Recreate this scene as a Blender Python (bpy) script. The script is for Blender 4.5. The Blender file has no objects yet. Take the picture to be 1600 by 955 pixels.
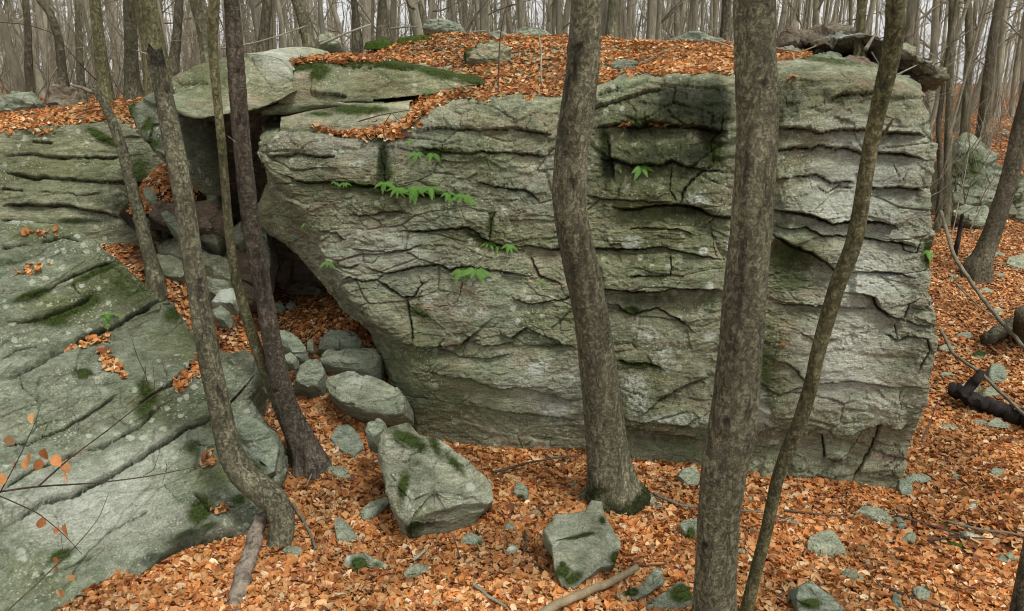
import bpy, math, random
import numpy as np
from mathutils import Vector, Matrix
random.seed(7)
rs = np.random.RandomState(11)

# ------------------------------------------------------------------ camera, sky, sun, exposure
F, PITCH, CAMZ = 1256.0, math.radians(15.4), 4.04
CP, SP = math.cos(PITCH), math.sin(PITCH)
scene = bpy.context.scene
COL = scene.collection
cd = bpy.data.cameras.new('camera')
cam = bpy.data.objects.new('camera', cd)
COL.objects.link(cam)
cam.location = (0, 0, CAMZ)
cam.rotation_euler = (math.pi / 2 - PITCH, 0, 0)
cd.sensor_width = 36
cd.lens = F / 1600 * 36
cd.clip_start = 0.1
cd.clip_end = 600
scene.camera = cam

SUN_EL, SUN_AZ = math.radians(58), math.radians(140)      # azimuth clockwise from +Y: high, behind the camera to the right
world = bpy.data.worlds.new("World")
scene.world = world
world.use_nodes = True
wn, wl = world.node_tree.nodes, world.node_tree.links
wn.clear()
sky = wn.new('ShaderNodeTexSky')
sky.sky_type = 'NISHITA'
sky.sun_disc = False
sky.sun_elevation = SUN_EL
sky.sun_rotation = SUN_AZ
sky.air_density = 1.0
sky.dust_density = 4.0
hs = wn.new('ShaderNodeHueSaturation')
hs.inputs['Saturation'].default_value = 0.0
bg = wn.new('ShaderNodeBackground')
bg.inputs['Strength'].default_value = 0.11
wo = wn.new('ShaderNodeOutputWorld')
wl.new(sky.outputs[0], hs.inputs['Color'])
ov = wn.new('ShaderNodeMix')          # even bright cloud cover
ov.data_type = 'RGBA'
ov.inputs[0].default_value = 0.6
ov.inputs[7].default_value = (5.0, 5.05, 5.05, 1)
wl.new(hs.outputs[0], ov.inputs[6])
wl.new(ov.outputs[2], bg.inputs['Color'])
wl.new(bg.outputs[0], wo.inputs['Surface'])

sd = bpy.data.lights.new('sun', 'SUN')
sd.energy = 1.5
sd.angle = math.radians(14)
sd.color = (1.0, 0.97, 0.92)
sun = bpy.data.objects.new('sun', sd)
COL.objects.link(sun)
sdir = Vector((math.sin(SUN_AZ) * math.cos(SUN_EL), math.cos(SUN_AZ) * math.cos(SUN_EL), math.sin(SUN_EL)))
sun.rotation_euler = sdir.to_track_quat('Z', 'Y').to_euler()
sun.location = (0, 0, 30)
scene.view_settings.view_transform = 'Standard'
scene.view_settings.look = 'None'
scene.view_settings.exposure = 0.9
scene.cycles.filter_width = 1.0
scene.view_settings.gamma = 1.0

# ------------------------------------------------------------------ pixel <-> world
def P(px, py, Y):
    v = py - 477.5
    fwd = F * CP - v * SP
    down = F * SP + v * CP
    t = Y / fwd
    return np.array([(px - 800.0) * t, Y, CAMZ - down * t])
def G(px, py, z=0.0):
    v = py - 477.5
    return P(px, py, (CAMZ - z) * (F * CP - v * SP) / (F * SP + v * CP))
def proj(p):
    x, y, z = p[..., 0], p[..., 1], p[..., 2] - CAMZ
    d = np.maximum(y * CP - z * SP, 0.05)
    return 800 + F * x / d, 477.5 - F * (y * SP + z * CP) / d, d

# ------------------------------------------------------------------ noise
def _h(ix, iy, iz, seed):
    h = (ix.astype(np.int64) * 374761393 + iy.astype(np.int64) * 668265263 + iz.astype(np.int64) * 2147483647 // 3 * 1 + seed * 1274126177) & 0xFFFFFFFF
    h = ((h ^ (h >> 13)) * 1274126177) & 0xFFFFFFFF
    h = ((h ^ (h >> 16)) * 2246822519) & 0xFFFFFFFF
    h = h ^ (h >> 15)
    return (h & 0xFFFFFF).astype(np.float64) / 16777216.0
def vn(p, seed=0):
    i = np.floor(p).astype(np.int64)
    f = p - i
    f = f * f * f * (f * (f * 6 - 15) + 10)
    x, y, z = i[..., 0], i[..., 1], i[..., 2]
    def c(a, b, d): return _h(x + a, y + b, z + d, seed)
    fx, fy, fz = f[..., 0], f[..., 1], f[..., 2]
    x00 = c(0, 0, 0) * (1 - fx) + c(1, 0, 0) * fx
    x10 = c(0, 1, 0) * (1 - fx) + c(1, 1, 0) * fx
    x01 = c(0, 0, 1) * (1 - fx) + c(1, 0, 1) * fx
    x11 = c(0, 1, 1) * (1 - fx) + c(1, 1, 1) * fx
    return ((x00 * (1 - fy) + x10 * fy) * (1 - fz) + (x01 * (1 - fy) + x11 * fy) * fz) * 2 - 1
ROT = np.array([[0.8, 0.6, 0], [-0.48, 0.64, 0.6], [0.36, -0.48, 0.8]])
def fbm(p, octv=4, seed=0, gain=0.5):
    s, a = 0, 1.0
    for k in range(octv):
        s = s + a * vn(p, seed + k * 17)
        p = p @ ROT.T * 2.03 + 3.1
        a *= gain
    return s
def ridged(p, octv=3, seed=0):
    s, a = 0, 1.0
    for k in range(octv):
        s = s + a * (1 - 2 * np.abs(vn(p, seed + k * 13)))
        p = p @ ROT.T * 2.1 + 1.7
        a *= 0.5
    return s
def worley(p, seed=0):
    i = np.floor(p).astype(np.int64)
    f1 = np.full(p.shape[:-1], 9.0)
    f2 = f1.copy()
    idd = np.zeros(p.shape[:-1])
    vec = np.zeros_like(p)
    for a in (-1, 0, 1):
        for b in (-1, 0, 1):
            for c in (-1, 0, 1):
                x, y, z = i[..., 0] + a, i[..., 1] + b, i[..., 2] + c
                hx, hy, hz = _h(x, y, z, seed), _h(x, y, z, seed + 5), _h(x, y, z, seed + 9)
                d = p - np.stack([x + .5 + .8 * (hx - .5), y + .5 + .8 * (hy - .5), z + .5 + .8 * (hz - .5)], -1)
                dd = np.sqrt((d ** 2).sum(-1))
                m = dd < f1
                f2 = np.where(m, f1, np.minimum(f2, dd))
                idd = np.where(m, hx * 7.31 + hy * 3.7, idd)
                vec = np.where(m[..., None], d, vec)
                f1 = np.where(m, dd, f1)
    return f1, f2, idd, vec
def facets(p, seed=0, tilt=0.6):
    f1, f2, idd, vec = worley(p, seed)
    r = lambda k: np.modf(np.abs(idd) * k)[0] * 2 - 1
    g = np.stack([r(13.7), r(29.3), r(47.9)], -1)
    return r(91.1) * 0.6 + tilt * (vec * g).sum(-1), f2 - f1
def smooth(a, b, x):
    t = np.clip((x - a) / (b - a), 0, 1)
    return t * t * (3 - 2 * t)

# ------------------------------------------------------------------ materials
class NT:
    def __init__(s, name):
        s.m = bpy.data.materials.new(name)
        s.m.use_nodes = True
        s.n, s.l = s.m.node_tree.nodes, s.m.node_tree.links
        s.n.clear()
        s.out = s.n.new('ShaderNodeOutputMaterial')
        s.b = s.n.new('ShaderNodeBsdfPrincipled')
        s.l.new(s.b.outputs[0], s.out.inputs[0])
    def pos(s, scale=(1, 1, 1), obj=False):
        t = s.n.new('ShaderNodeTexCoord')
        m = s.n.new('ShaderNodeMapping')
        m.inputs['Scale'].default_value = scale
        s.l.new(t.outputs['Object'], m.inputs[0])
        return m.outputs[0]
    def noise(s, vec, sc, det=4, rough=.6, dist=0):
        n = s.n.new('ShaderNodeTexNoise')
        s.l.new(vec, n.inputs['Vector'])
        n.inputs['Scale'].default_value = sc
        n.inputs['Detail'].default_value = det
        n.inputs['Roughness'].default_value = rough
        n.inputs['Distortion'].default_value = dist
        return n.outputs[0]
    def vor(s, vec, sc, out='Distance', feat='F1', rnd=1.0):
        n = s.n.new('ShaderNodeTexVoronoi')
        n.feature = feat
        s.l.new(vec, n.inputs['Vector'])
        n.inputs['Scale'].default_value = sc
        n.inputs['Randomness'].default_value = rnd
        return n.outputs[out]
    def ramp(s, fac, stops):
        r = s.n.new('ShaderNodeValToRGB')
        e = r.color_ramp.elements
        while len(e) < len(stops): e.new(.5)
        for i, (p, c) in enumerate(stops):
            e[i].position = p
            e[i].color = (c, c, c, 1) if isinstance(c, (int, float)) else (*c, 1)
        s.l.new(fac, r.inputs[0])
        return r.outputs[0]
    def mix(s, fac, a, b, mode='MIX'):
        x = s.n.new('ShaderNodeMix')
        x.data_type = 'RGBA'
        x.blend_type = mode
        for k, v in ((0, fac), (6, a), (7, b)):
            if isinstance(v, (int, float)): x.inputs[k].default_value = v if k == 0 else (v, v, v, 1)
            elif isinstance(v, tuple): x.inputs[k].default_value = (*v, 1)
            else: s.l.new(v, x.inputs[k])
        return x.outputs[2]
    def math(s, op, a, b=None, c=None):
        x = s.n.new('ShaderNodeMath')
        x.operation = op
        for k, v in ((0, a), (1, b), (2, c)):
            if v is None: continue
            if isinstance(v, (int, float)): x.inputs[k].default_value = v
            else: s.l.new(v, x.inputs[k])
        return x.outputs[0]
    def attr(s, name, out='Fac'):
        a = s.n.new('ShaderNodeAttribute')
        a.attribute_name = name
        return a.outputs[out]
    def objrand(s):
        return s.n.new('ShaderNodeObjectInfo').outputs['Random']
    def bump(s, h, strength=.5, dist=.02):
        b = s.n.new('ShaderNodeBump')
        b.inputs['Strength'].default_value = strength
        b.inputs['Distance'].default_value = dist
        s.l.new(h, b.inputs['Height'])
        s.l.new(b.outputs[0], s.b.inputs['Normal'])
    def done(s, col, rough=.85, spec=.25):
        if isinstance(col, tuple): s.b.inputs['Base Color'].default_value = (*col, 1)
        else: s.l.new(col, s.b.inputs['Base Color'])
        if isinstance(rough, (int, float)): s.b.inputs['Roughness'].default_value = rough
        else: s.l.new(rough, s.b.inputs['Roughness'])
        s.b.inputs['Specular IOR Level'].default_value = spec
        return s.m

def rock_material(name, a=(.185, .21, .13), b=(.49, .52, .36), warm=(.42, .31, .24), teal=(.22, .285, .20), teal_amt=.7, warm_amt=.65):
    t = NT(name)
    v = t.pos()
    vs = t.pos((1, 1, 3.2))
    big = t.noise(v, .9, 5, .6, .6)
    med = t.noise(vs, 3.3, 6, .68, .4)
    fine = t.noise(v, 55, 4, .7)
    col = t.mix(t.ramp(med, [(.32, 0), (.68, 1)]), a, b)
    wn_ = t.noise(vs, 1.7, 5, .65, 1.2)
    col = t.mix(t.math('MULTIPLY', t.ramp(wn_, [(.5, 0), (.66, 1)]), warm_amt), col, warm)
    tn = t.noise(v, .8, 6, .66, .8)
    col = t.mix(t.math('MULTIPLY', t.ramp(tn, [(.5, 0), (.64, 1)]), teal_amt), col, teal)
    # olive algae film
    an = t.noise(v, 2.1, 6, .7, .5)
    col = t.mix(t.math('MULTIPLY', t.ramp(an, [(.52, 0), (.72, 1)]), .55), col, (.17, .175, .075))
    rnd = t.objrand()
    col = t.mix(1.0, col, t.mix(rnd, (.80, .82, .80), (1.18, 1.10, 1.0)), 'MULTIPLY')
    ga = t.attr('algae')
    gp_ = t.ramp(t.math('ADD', t.math('MULTIPLY', ga, -1.0), t.math('MULTIPLY', t.noise(v, 3.5, 6, .72, .4), .8)), [(.40, 0), (1.1, 1)])
    col = t.mix(gp_, col, (.57, .60, .49))
    gn = t.ramp(t.math('ADD', t.math('MULTIPLY', ga, .9), t.math('MULTIPLY', t.noise(v, 4.5, 7, .75, .4), .9)), [(.48, 0), (1.0, 1)])
    col = t.mix(t.math('MULTIPLY', gn, .85), col, (.135, .155, .055))
    # grain
    col = t.mix(.55, col, t.mix(t.ramp(fine, [(.33, 0), (.67, 1)]), .5, 1.45), 'MULTIPLY')
    pit = t.ramp(t.noise(vs, 38, 6, .8, .4), [(.32, 1), (.41, 0)])
    col = t.mix(t.math('MULTIPLY', pit, .5), col, (.045, .045, .028))
    col = t.mix(.7, col, t.mix(t.ramp(t.noise(vs, 9, 6, .72, .6), [(.32, 0), (.68, 1)]), .55, 1.4), 'MULTIPLY')
    col = t.mix(.6, col, t.mix(t.ramp(t.noise(v, .75, 4, .6, .5), [(.38, 0), (.62, 1)]), .62, 1.3), 'MULTIPLY')
    # pale crustose lichen: clustered spots of mixed size
    wob = t.n.new('ShaderNodeVectorMath'); wob.operation = 'MULTIPLY_ADD'
    nz = t.n.new('ShaderNodeTexNoise'); nz.inputs['Scale'].default_value = 30; t.l.new(v, nz.inputs['Vector'])
    t.l.new(nz.outputs['Color'], wob.inputs[0]); wob.inputs[1].default_value = (.035, .035, .035); t.l.new(v, wob.inputs[2])
    sp1 = t.ramp(t.vor(wob.outputs[0], 7.5), [(.20, 1), (.28, 0)])
    cl1 = t.ramp(t.noise(v, 1.1, 3), [(.46, 0), (.58, 1)])
    sp2 = t.ramp(t.vor(wob.outputs[0], 26), [(.18, 1), (.30, 0)])
    cl2 = t.ramp(t.noise(v, 2.2, 4), [(.46, 0), (.60, 1)])
    lich = t.math('MAXIMUM', t.math('MULTIPLY', sp1, cl1), t.math('MULTIPLY', sp2, cl2))
    lich = t.math('MULTIPLY', lich, .75)
    col = t.mix(lich, col, (.60, .63, .49))
    al = t.attr('lichen')
    ln = t.ramp(t.math('ADD', al, t.math('MULTIPLY', t.noise(v, 22, 5, .75), .9)), [(.68, 0), (.86, 1)])
    col = t.mix(t.math('MULTIPLY', ln, .8), col, (.62, .67, .56))
    # damp black streaks, and a darker tone along seams and under ledges
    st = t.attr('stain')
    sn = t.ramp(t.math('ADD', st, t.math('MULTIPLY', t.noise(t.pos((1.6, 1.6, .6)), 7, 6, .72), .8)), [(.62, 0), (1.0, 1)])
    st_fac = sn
    ms = t.attr('moss')
    mn = t.ramp(t.math('ADD', ms, t.math('MULTIPLY', t.noise(v, 16, 7, .85), .9)), [(.62, 0), (.98, 1)])
    mcol = t.mix(t.ramp(t.noise(v, 45, 6, .8), [(.35, 0), (.65, 1)]), (.010, .019, .006), (.085, .125, .02))
    col = t.mix(mn, col, mcol)
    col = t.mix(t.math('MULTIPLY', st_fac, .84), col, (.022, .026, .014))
    hgt = t.math('ADD', t.math('MULTIPLY', t.noise(vs, 20, 9, .78), 1.0), t.math('MULTIPLY', t.noise(v, 80, 4, .7), .35))
    hgt = t.math('ADD', hgt, t.math('MULTIPLY', pit, -.3))
    hgt = t.math('ADD', hgt, t.math('MULTIPLY', mn, .35))
    t.bump(hgt, 1.0, .045)
    return t.done(col, .9, .2)

ROCK = rock_material('weathered_rock')
ROCK_LEFT = rock_material('weathered_rock_dark', (.185, .215, .14), (.47, .51, .37), (.32, .26, .19), (.19, .225, .145), .5, .5)
STONE = rock_material('lichened_stone', (.19, .235, .165), (.48, .53, .41), (.32, .30, .22), (.22, .28, .19), .6, .4)
ROCK_BROWN = rock_material('rusty_rock', (.17, .125, .085), (.36, .30, .22), (.20, .125, .08), (.33, .33, .25), .5, .7)
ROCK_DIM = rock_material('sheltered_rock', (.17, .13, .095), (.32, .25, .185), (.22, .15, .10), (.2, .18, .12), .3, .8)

def bark_material(name, a, b, c, moss_base=0.0, lines=5.0, crack=.5):
    t = NT(name)
    g = t.pos((1, 1, .32))
    h = t.pos((1, 1, lines))
    col = t.mix(t.ramp(t.noise(g, 5, 6, .7, .3), [(.3, 0), (.7, 1)]), a, b)
    fine = t.noise(h, 7, 6, .75, .8)
    lmask = t.ramp(t.noise(t.pos(), 3.5, 3), [(.4, .15), (.65, .8)])
    col = t.mix(lmask, col, t.mix(t.ramp(fine, [(.3, 0), (.7, 1)]), .5, 1.4), 'MULTIPLY')
    col = t.mix(.8, col, t.mix(t.ramp(t.noise(t.pos((1, 1, .45)), 30, 7, .82), [(.32, 0), (.68, 1)]), .35, 1.7), 'MULTIPLY')
    col = t.mix(.7, col, t.mix(t.ramp(t.noise(g, 1.6, 4, .6), [(.38, 0), (.62, 1)]), .6, 1.4), 'MULTIPLY')
    col = t.mix(t.math('MULTIPLY', t.ramp(t.noise(g, 3, 5, .65, .5), [(.52, 0), (.64, 1)]), .7), col, c)
    cr = t.ramp(t.noise(t.pos((1, 1, .16)), 13, 6, .75, 1.2), [(.33, 1), (.41, 0)])
    col = t.mix(t.math('MULTIPLY', cr, crack), col, (.022, .016, .012))
    sp = t.ramp(t.vor(t.pos(), 38), [(.16, 1), (.28, 0)])
    col = t.mix(t.math('MULTIPLY', t.math('MULTIPLY', sp, t.ramp(t.noise(t.pos(), 4, 3), [(.5, 0), (.62, 1)])), .6), col, (.32, .31, .24))
    mo = t.attr('moss')
    mn = t.ramp(t.math('ADD', mo, t.math('MULTIPLY', t.noise(t.pos(), 17, 5, .75), .8)), [(.72, 0), (.95, 1)])
    col = t.mix(mn, col, t.mix(t.noise(t.pos(), 30, 3), (.010, .015, .005), (.050, .060, .014)))
    st = t.attr('stain')
    sn = t.ramp(t.math('ADD', st, t.math('MULTIPLY', t.noise(g, 10, 5, .7), .7)), [(.6, 0), (.95, 1)])
    col = t.mix(t.math('MULTIPLY', sn, .85), col, (.028, .022, .017))
    hh = t.math('ADD', t.math('MULTIPLY', fine, .35), t.math('MULTIPLY', cr, -1.0))
    hh = t.math('ADD', hh, t.math('MULTIPLY', t.noise(t.pos((1, 1, .5)), 45, 4, .7), .4))
    mot = t.ramp(t.noise(t.pos((1, 1, .8)), 30, 8, .85, .5), [(.38, 1), (.50, 0)])
    col = t.mix(t.math('MULTIPLY', mot, .13 if crack > .35 else .10), col, (.04, .034, .022))
    hh = t.math('ADD', hh, t.math('MULTIPLY', mot, -.5))
    t.bump(hh, 1.0, .045)
    return t.done(col, .88, .2)
BARK_GREY = bark_material('grey_brown_bark', (.12, .113, .068), (.29, .275, .175), (.07, .063, .036))
BARK_OLIVE = bark_material('olive_smooth_bark', (.13, .125, .058), (.27, .255, .135), (.10, .11, .04), lines=4, crack=.3)
BARK_CHERRY = bark_material('ringed_dark_bark', (.085, .068, .048), (.20, .168, .125), (.045, .034, .026), lines=9, crack=.5)
BARK_MAPLE = bark_material('furrowed_brown_bark', (.095, .083, .052), (.20, .18, .12), (.068, .058, .036), lines=2, crack=.9)

def far_bark(name, a, b):
    t = NT(name)
    r = t.objrand()
    col = t.mix(r, a, b)
    col = t.mix(.8, col, t.mix(t.ramp(t.noise(t.pos((1, 1, .3)), 6, 5, .7), [(.3, 0), (.7, 1)]), .45, 1.5), 'MULTIPLY')
    col = t.mix(t.math('MULTIPLY', t.ramp(t.noise(t.pos((1, 1, .5)), 1.1, 3), [(.5, 0), (.7, 1)]), .5), col, (.13, .135, .075))
    t.bump(t.noise(t.pos((1, 1, .25)), 22, 5, .75), 1.0, .05)
    return t.done(col, .9, .15)
FAR_BARK = far_bark('forest_bark', (.19, .172, .12), (.40, .37, .275))
TWIG_GREY = far_bark('twig_bark', (.18, .16, .11), (.36, .33, .245))
TWIG_BROWN = far_bark('brown_twig_bark', (.07, .05, .04), (.14, .10, .075))

def leaf_material():
    t = NT('dry_leaf')
    c = t.attr('leafcol', 'Color')
    c = t.mix(.5, c, t.mix(t.ramp(t.noise(t.pos(), 60, 3, .6), [(.3, 0), (.7, 1)]), .65, 1.3), 'MULTIPLY')
    m = t.done(c, .72, .25)
    tr = t.n.new('ShaderNodeBsdfTranslucent')
    t.l.new(c, tr.inputs[0])
    mx = t.n.new('ShaderNodeMixShader')
    mx.inputs[0].default_value = .22
    t.l.new(t.b.outputs[0], mx.inputs[1]); t.l.new(tr.outputs[0], mx.inputs[2])
    t.l.new(mx.outputs[0], t.out.inputs[0])
    return m
LEAF = leaf_material()
def fern_material():
    t = NT('fern_green')
    c = t.mix(t.noise(t.pos(), 20, 3), (.06, .17, .02), (.17, .36, .055))
    c = t.mix(t.objrand(), c, t.mix(.5, c, (.16, .30, .06)))
    m = t.done(c, .6, .3)
    tr = t.n.new('ShaderNodeBsdfTranslucent'); t.l.new(c, tr.inputs[0])
    mx = t.n.new('ShaderNodeMixShader'); mx.inputs[0].default_value = .3
    t.l.new(t.b.outputs[0], mx.inputs[1]); t.l.new(tr.outputs[0], mx.inputs[2]); t.l.new(mx.outputs[0], t.out.inputs[0])
    return m
FERN = fern_material()
def moss_material():
    t = NT('green_moss')
    c = t.mix(t.ramp(t.noise(t.pos(), 26, 6, .75), [(.3, 0), (.7, 1)]), (.016, .03, .006), (.075, .12, .018))
    t.bump(t.noise(t.pos(), 90, 4, .8), 1.0, .02)
    return t.done(c, .95, .1)
MOSS = moss_material()
_t = NT('dark_soil'); _t.bump(_t.noise(_t.pos(), 30, 6, .75), .8, .03); SOIL = _t.done(_t.mix(_t.noise(_t.pos(), 12, 5, .7), (.012, .009, .006), (.045, .032, .02)), .95, .1)
def ground_material():
    t = NT('leaf_covered_soil')
    v = t.pos()
    wob = t.n.new('ShaderNodeVectorMath'); wob.operation = 'MULTIPLY_ADD'
    nz = t.n.new('ShaderNodeTexNoise'); nz.inputs['Scale'].default_value = 9; t.l.new(v, nz.inputs['Vector'])
    t.l.new(nz.outputs['Color'], wob.inputs[0]); wob.inputs[1].default_value = (.06, .06, .06); t.l.new(v, wob.inputs[2])
    cell = t.vor(wob.outputs[0], 19, 'Color')
    sep = t.n.new('ShaderNodeSeparateColor'); t.l.new(cell, sep.inputs[0])
    lc = t.ramp(sep.outputs[0], [(0, (.07, .03, .015)), (.25, (.21, .075, .025)), (.6, (.36, .14, .045)), (.85, (.46, .22, .09)), (1, (.52, .33, .18))])
    d = t.vor(wob.outputs[0], 19)
    col = t.mix(t.ramp(d, [(.3, 0), (.7, 1)]), lc, (.06, .028, .015))
    col = t.mix(t.ramp(t.noise(v, .8, 4), [(.45, 0), (.7, .5)]), col, (.17, .085, .045))
    t.bump(t.math('MULTIPLY', d, -1), .8, .04)
    return t.done(col, .9, .15)
GROUND = ground_material()
def wood_material(name, a, b, stripes=12):
    t = NT(name)
    c = t.mix(t.ramp(t.noise(t.pos((1, 1, 1)), stripes, 6, .7, .8), [(.32, 0), (.68, 1)]), a, b)
    t.bump(t.noise(t.pos(), 50, 5, .7), .7, .01)
    return t.done(c, .85, .2)
DEADWOOD = wood_material('peeling_deadwood', (.05, .038, .028), (.30, .25, .19))
CHAR = wood_material('charred_wood', (.008, .007, .007), (.035, .028, .024))
PALEWOOD = wood_material('pale_branch_wood', (.17, .13, .075), (.30, .245, .15))

# ------------------------------------------------------------------ mesh + object helpers
def mesh(name, verts, faces, mat, attrs=None, smooth_=True, cols=None):
    verts = np.asarray(verts, dtype=np.float32)
    me = bpy.data.meshes.new(name)
    me.vertices.add(len(verts))
    me.vertices.foreach_set('co', verts.ravel())
    if isinstance(faces, np.ndarray):
        n, k = faces.shape
        me.loops.add(n * k)
        me.loops.foreach_set('vertex_index', faces.astype(np.int32).ravel())
        me.polygons.add(n)
        me.polygons.foreach_set('loop_start', np.arange(0, n * k, k, dtype=np.int32))
    else:
        flat = [i for f in faces for i in f]
        me.loops.add(len(flat))
        me.loops.foreach_set('vertex_index', flat)
        me.polygons.add(len(faces))
        st = np.cumsum([0] + [len(f) for f in faces[:-1]])
        me.polygons.foreach_set('loop_start', st.astype(np.int32))
    me.update(calc_edges=True)
    me.validate()
    if smooth_: me.polygons.foreach_set('use_smooth', np.ones(len(me.polygons), dtype=bool))
    for k, a in (attrs or {}).items():
        at = me.attributes.new(k, 'FLOAT', 'POINT')
        at.data.foreach_set('value', np.asarray(a, dtype=np.float32).ravel())
    if cols is not None:
        at = me.attributes.new('leafcol', 'FLOAT_COLOR', 'POINT')
        at.data.foreach_set('color', np.asarray(cols, dtype=np.float32).ravel())
    me.materials.append(mat)
    return me
def add(name, me, parent=None, loc=None):
    o = bpy.data.objects.new(name, me)
    COL.objects.link(o)
    if loc is not None: o.location = loc
    if parent is not None: o.parent = parent
    return o
def tag(o, label=None, cat=None, group=None, kind=None):
    if label: o['label'] = label
    if cat: o['category'] = cat
    if group: o['group'] = group
    if kind: o['kind'] = kind
    return o
def thing(name, loc, label, cat, group=None):
    o = bpy.data.objects.new(name, None)
    COL.objects.link(o)
    o.location = loc
    o.empty_display_size = .2
    return tag(o, label, cat, group)
def centred(name, verts, faces, mat, **kw):
    """mesh object whose origin sits at the base of its shape"""
    verts = np.asarray(verts, dtype=float)
    c = np.array([verts[:, 0].mean(), verts[:, 1].mean(), verts[:, 2].min()])
    return add(name, mesh(name, verts - c, faces, mat, **kw), loc=c)
def part(name, root, verts, faces, mat, **kw):
    verts = np.asarray(verts, dtype=float) - np.array(root.location)
    return add(name, mesh(name, verts, faces, mat, **kw), root)

def grid_faces(nv, nu, wrap=False, flip=False):
    i = np.arange((nv - 1) * nu).reshape(nv - 1, nu)
    if not wrap: i = i[:, :-1]
    a = i
    b = i + 1 if not wrap else (i // nu) * nu + (i % nu + 1) % nu
    f = np.stack([a, b, b + nu, a + nu], -1).reshape(-1, 4)
    return f[:, ::-1].copy() if flip else f

def catmull(net, ns, axis):
    """net: control array; ns samples per interval; interpolates along axis 0"""
    n = len(net)
    out = []
    ext = np.concatenate([[2 * net[0] - net[1]], net, [2 * net[-1] - net[-2]]])
    for i in range(n - 1):
        p0, p1, p2, p3 = ext[i], ext[i + 1], ext[i + 2], ext[i + 3]
        k = ns[i]
        for j in range(k + (1 if i == n - 2 else 0)):
            t = j / k
            cr = .5 * (2 * p1 + (p2 - p0) * t + (2 * p0 - 5 * p1 + 4 * p2 - p3) * t * t + (3 * p1 - p0 - 3 * p2 + p3) * t ** 3)
            ln = p1 + (p2 - p1) * t
            out.append(.55 * cr + .45 * ln)
    return np.array(out)
def loft(net, nv, nu):
    net = np.array(net, dtype=float)
    a = catmull(net, nv, 0)
    b = catmull(a.transpose(1, 0, 2), nu, 0).transpose(1, 0, 2)
    return b
def normals(Pg):
    du = np.gradient(Pg, axis=1)
    dv = np.gradient(Pg, axis=0)
    n = np.cross(du, dv)
    n /= np.maximum(np.linalg.norm(n, axis=-1, keepdims=True), 1e-9)
    return n
def blur(a, k=3):
    for _ in range(k):
        b = a.copy()
        b[1:-1] = (a[:-2] + a[1:-1] * 2 + a[2:]) / 4
        a = b.copy()
        a[:, 1:-1] = (b[:, :-2] + b[:, 1:-1] * 2 + b[:, 2:]) / 4
    return a

def crack_field(px, py, cracks, seed=3, jag=2.0):
    """seams traced on the face: returns relief in metres and the seam mask"""
    q = np.stack([px / 26, py / 26, px * 0 + seed], -1)
    X = px + jag * vn(q, seed) + jag * .5 * vn(q * 3.1, seed + 1)
    Y = py + jag * vn(q, seed + 2) + jag * .6 * vn(q * 3.1, seed + 3)
    X = X + .9 * vn(q * 8.3, seed + 4); Y = Y + .9 * vn(q * 8.3, seed + 5)
    disp = np.zeros(px.shape)
    mask = np.zeros(px.shape)
    for ck in cracks:
        pts, w, d, s, L = ck
        pts = np.array(pts, float)
        x0, x1 = pts[:, 0].min() - 3 * L, pts[:, 0].max() + 3 * L
        y0, y1 = pts[:, 1].min() - 3 * L, pts[:, 1].max() + 3 * L
        m = (X > x0) & (X < x1) & (Y > y0) & (Y < y1)
        if not m.any(): continue
        x, y = X[m], Y[m]
        best = np.full(x.shape, 1e9); side = np.zeros(x.shape); arc = np.zeros(x.shape)
        seg = np.linalg.norm(np.diff(pts, axis=0), axis=1)
        tot = seg.sum(); acc = 0
        for i in range(len(pts) - 1):
            a, b = pts[i], pts[i + 1]
            ab = b - a
            t = np.clip(((x - a[0]) * ab[0] + (y - a[1]) * ab[1]) / max(seg[i] ** 2, 1e-6), 0, 1)
            dx, dy = x - a[0] - t * ab[0], y - a[1] - t * ab[1]
            dd = np.hypot(dx, dy)
            cr = ab[0] * (y - a[1]) - ab[1] * (x - a[0])
            mm = dd < best
            best = np.where(mm, dd, best)
            side = np.where(mm, np.sign(cr) * (1 if ab[0] >= -1 else -1), side)
            arc = np.where(mm, (acc + t * seg[i]) / tot, arc)
            acc += seg[i]
        if s == 0: w, d = w * .62, d * .55
        tap = smooth(0, .12, arc) * smooth(0, .12, 1 - arc)
        vary = .55 + .45 * vn(np.stack([x / 30, y / 30, x * 0 + 9.5], -1), seed + 8) + .25
        wv = .72 * w * (.35 + .65 * tap) * vary
        g = np.clip(1 - best / (1.25 * wv), 0, 1) ** .8
        disp[m] += -d * g * (.3 + .7 * tap) * vary
        up = side < 0
        disp[m] += .58 * s * tap * np.where(up, 1 - smooth(.5 * L, 2.6 * L, best), -.55 * (1 - smooth(.25 * L, 1.9 * L, best)))
        mask[m] = np.maximum(mask[m], g * (.4 + .6 * tap))
    return disp, mask
def blobs(px, py, lst):
    m = np.zeros(px.shape)
    for (cx, cy, rx, ry, ang, st) in lst:
        c, s = math.cos(math.radians(ang)), math.sin(math.radians(ang))
        x, y = px - cx, py - cy
        u, v = (x * c + y * s) / rx, (-x * s + y * c) / ry
        m = np.maximum(m, st * np.exp(-(u * u + v * v) * 1.1))
    return m

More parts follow.
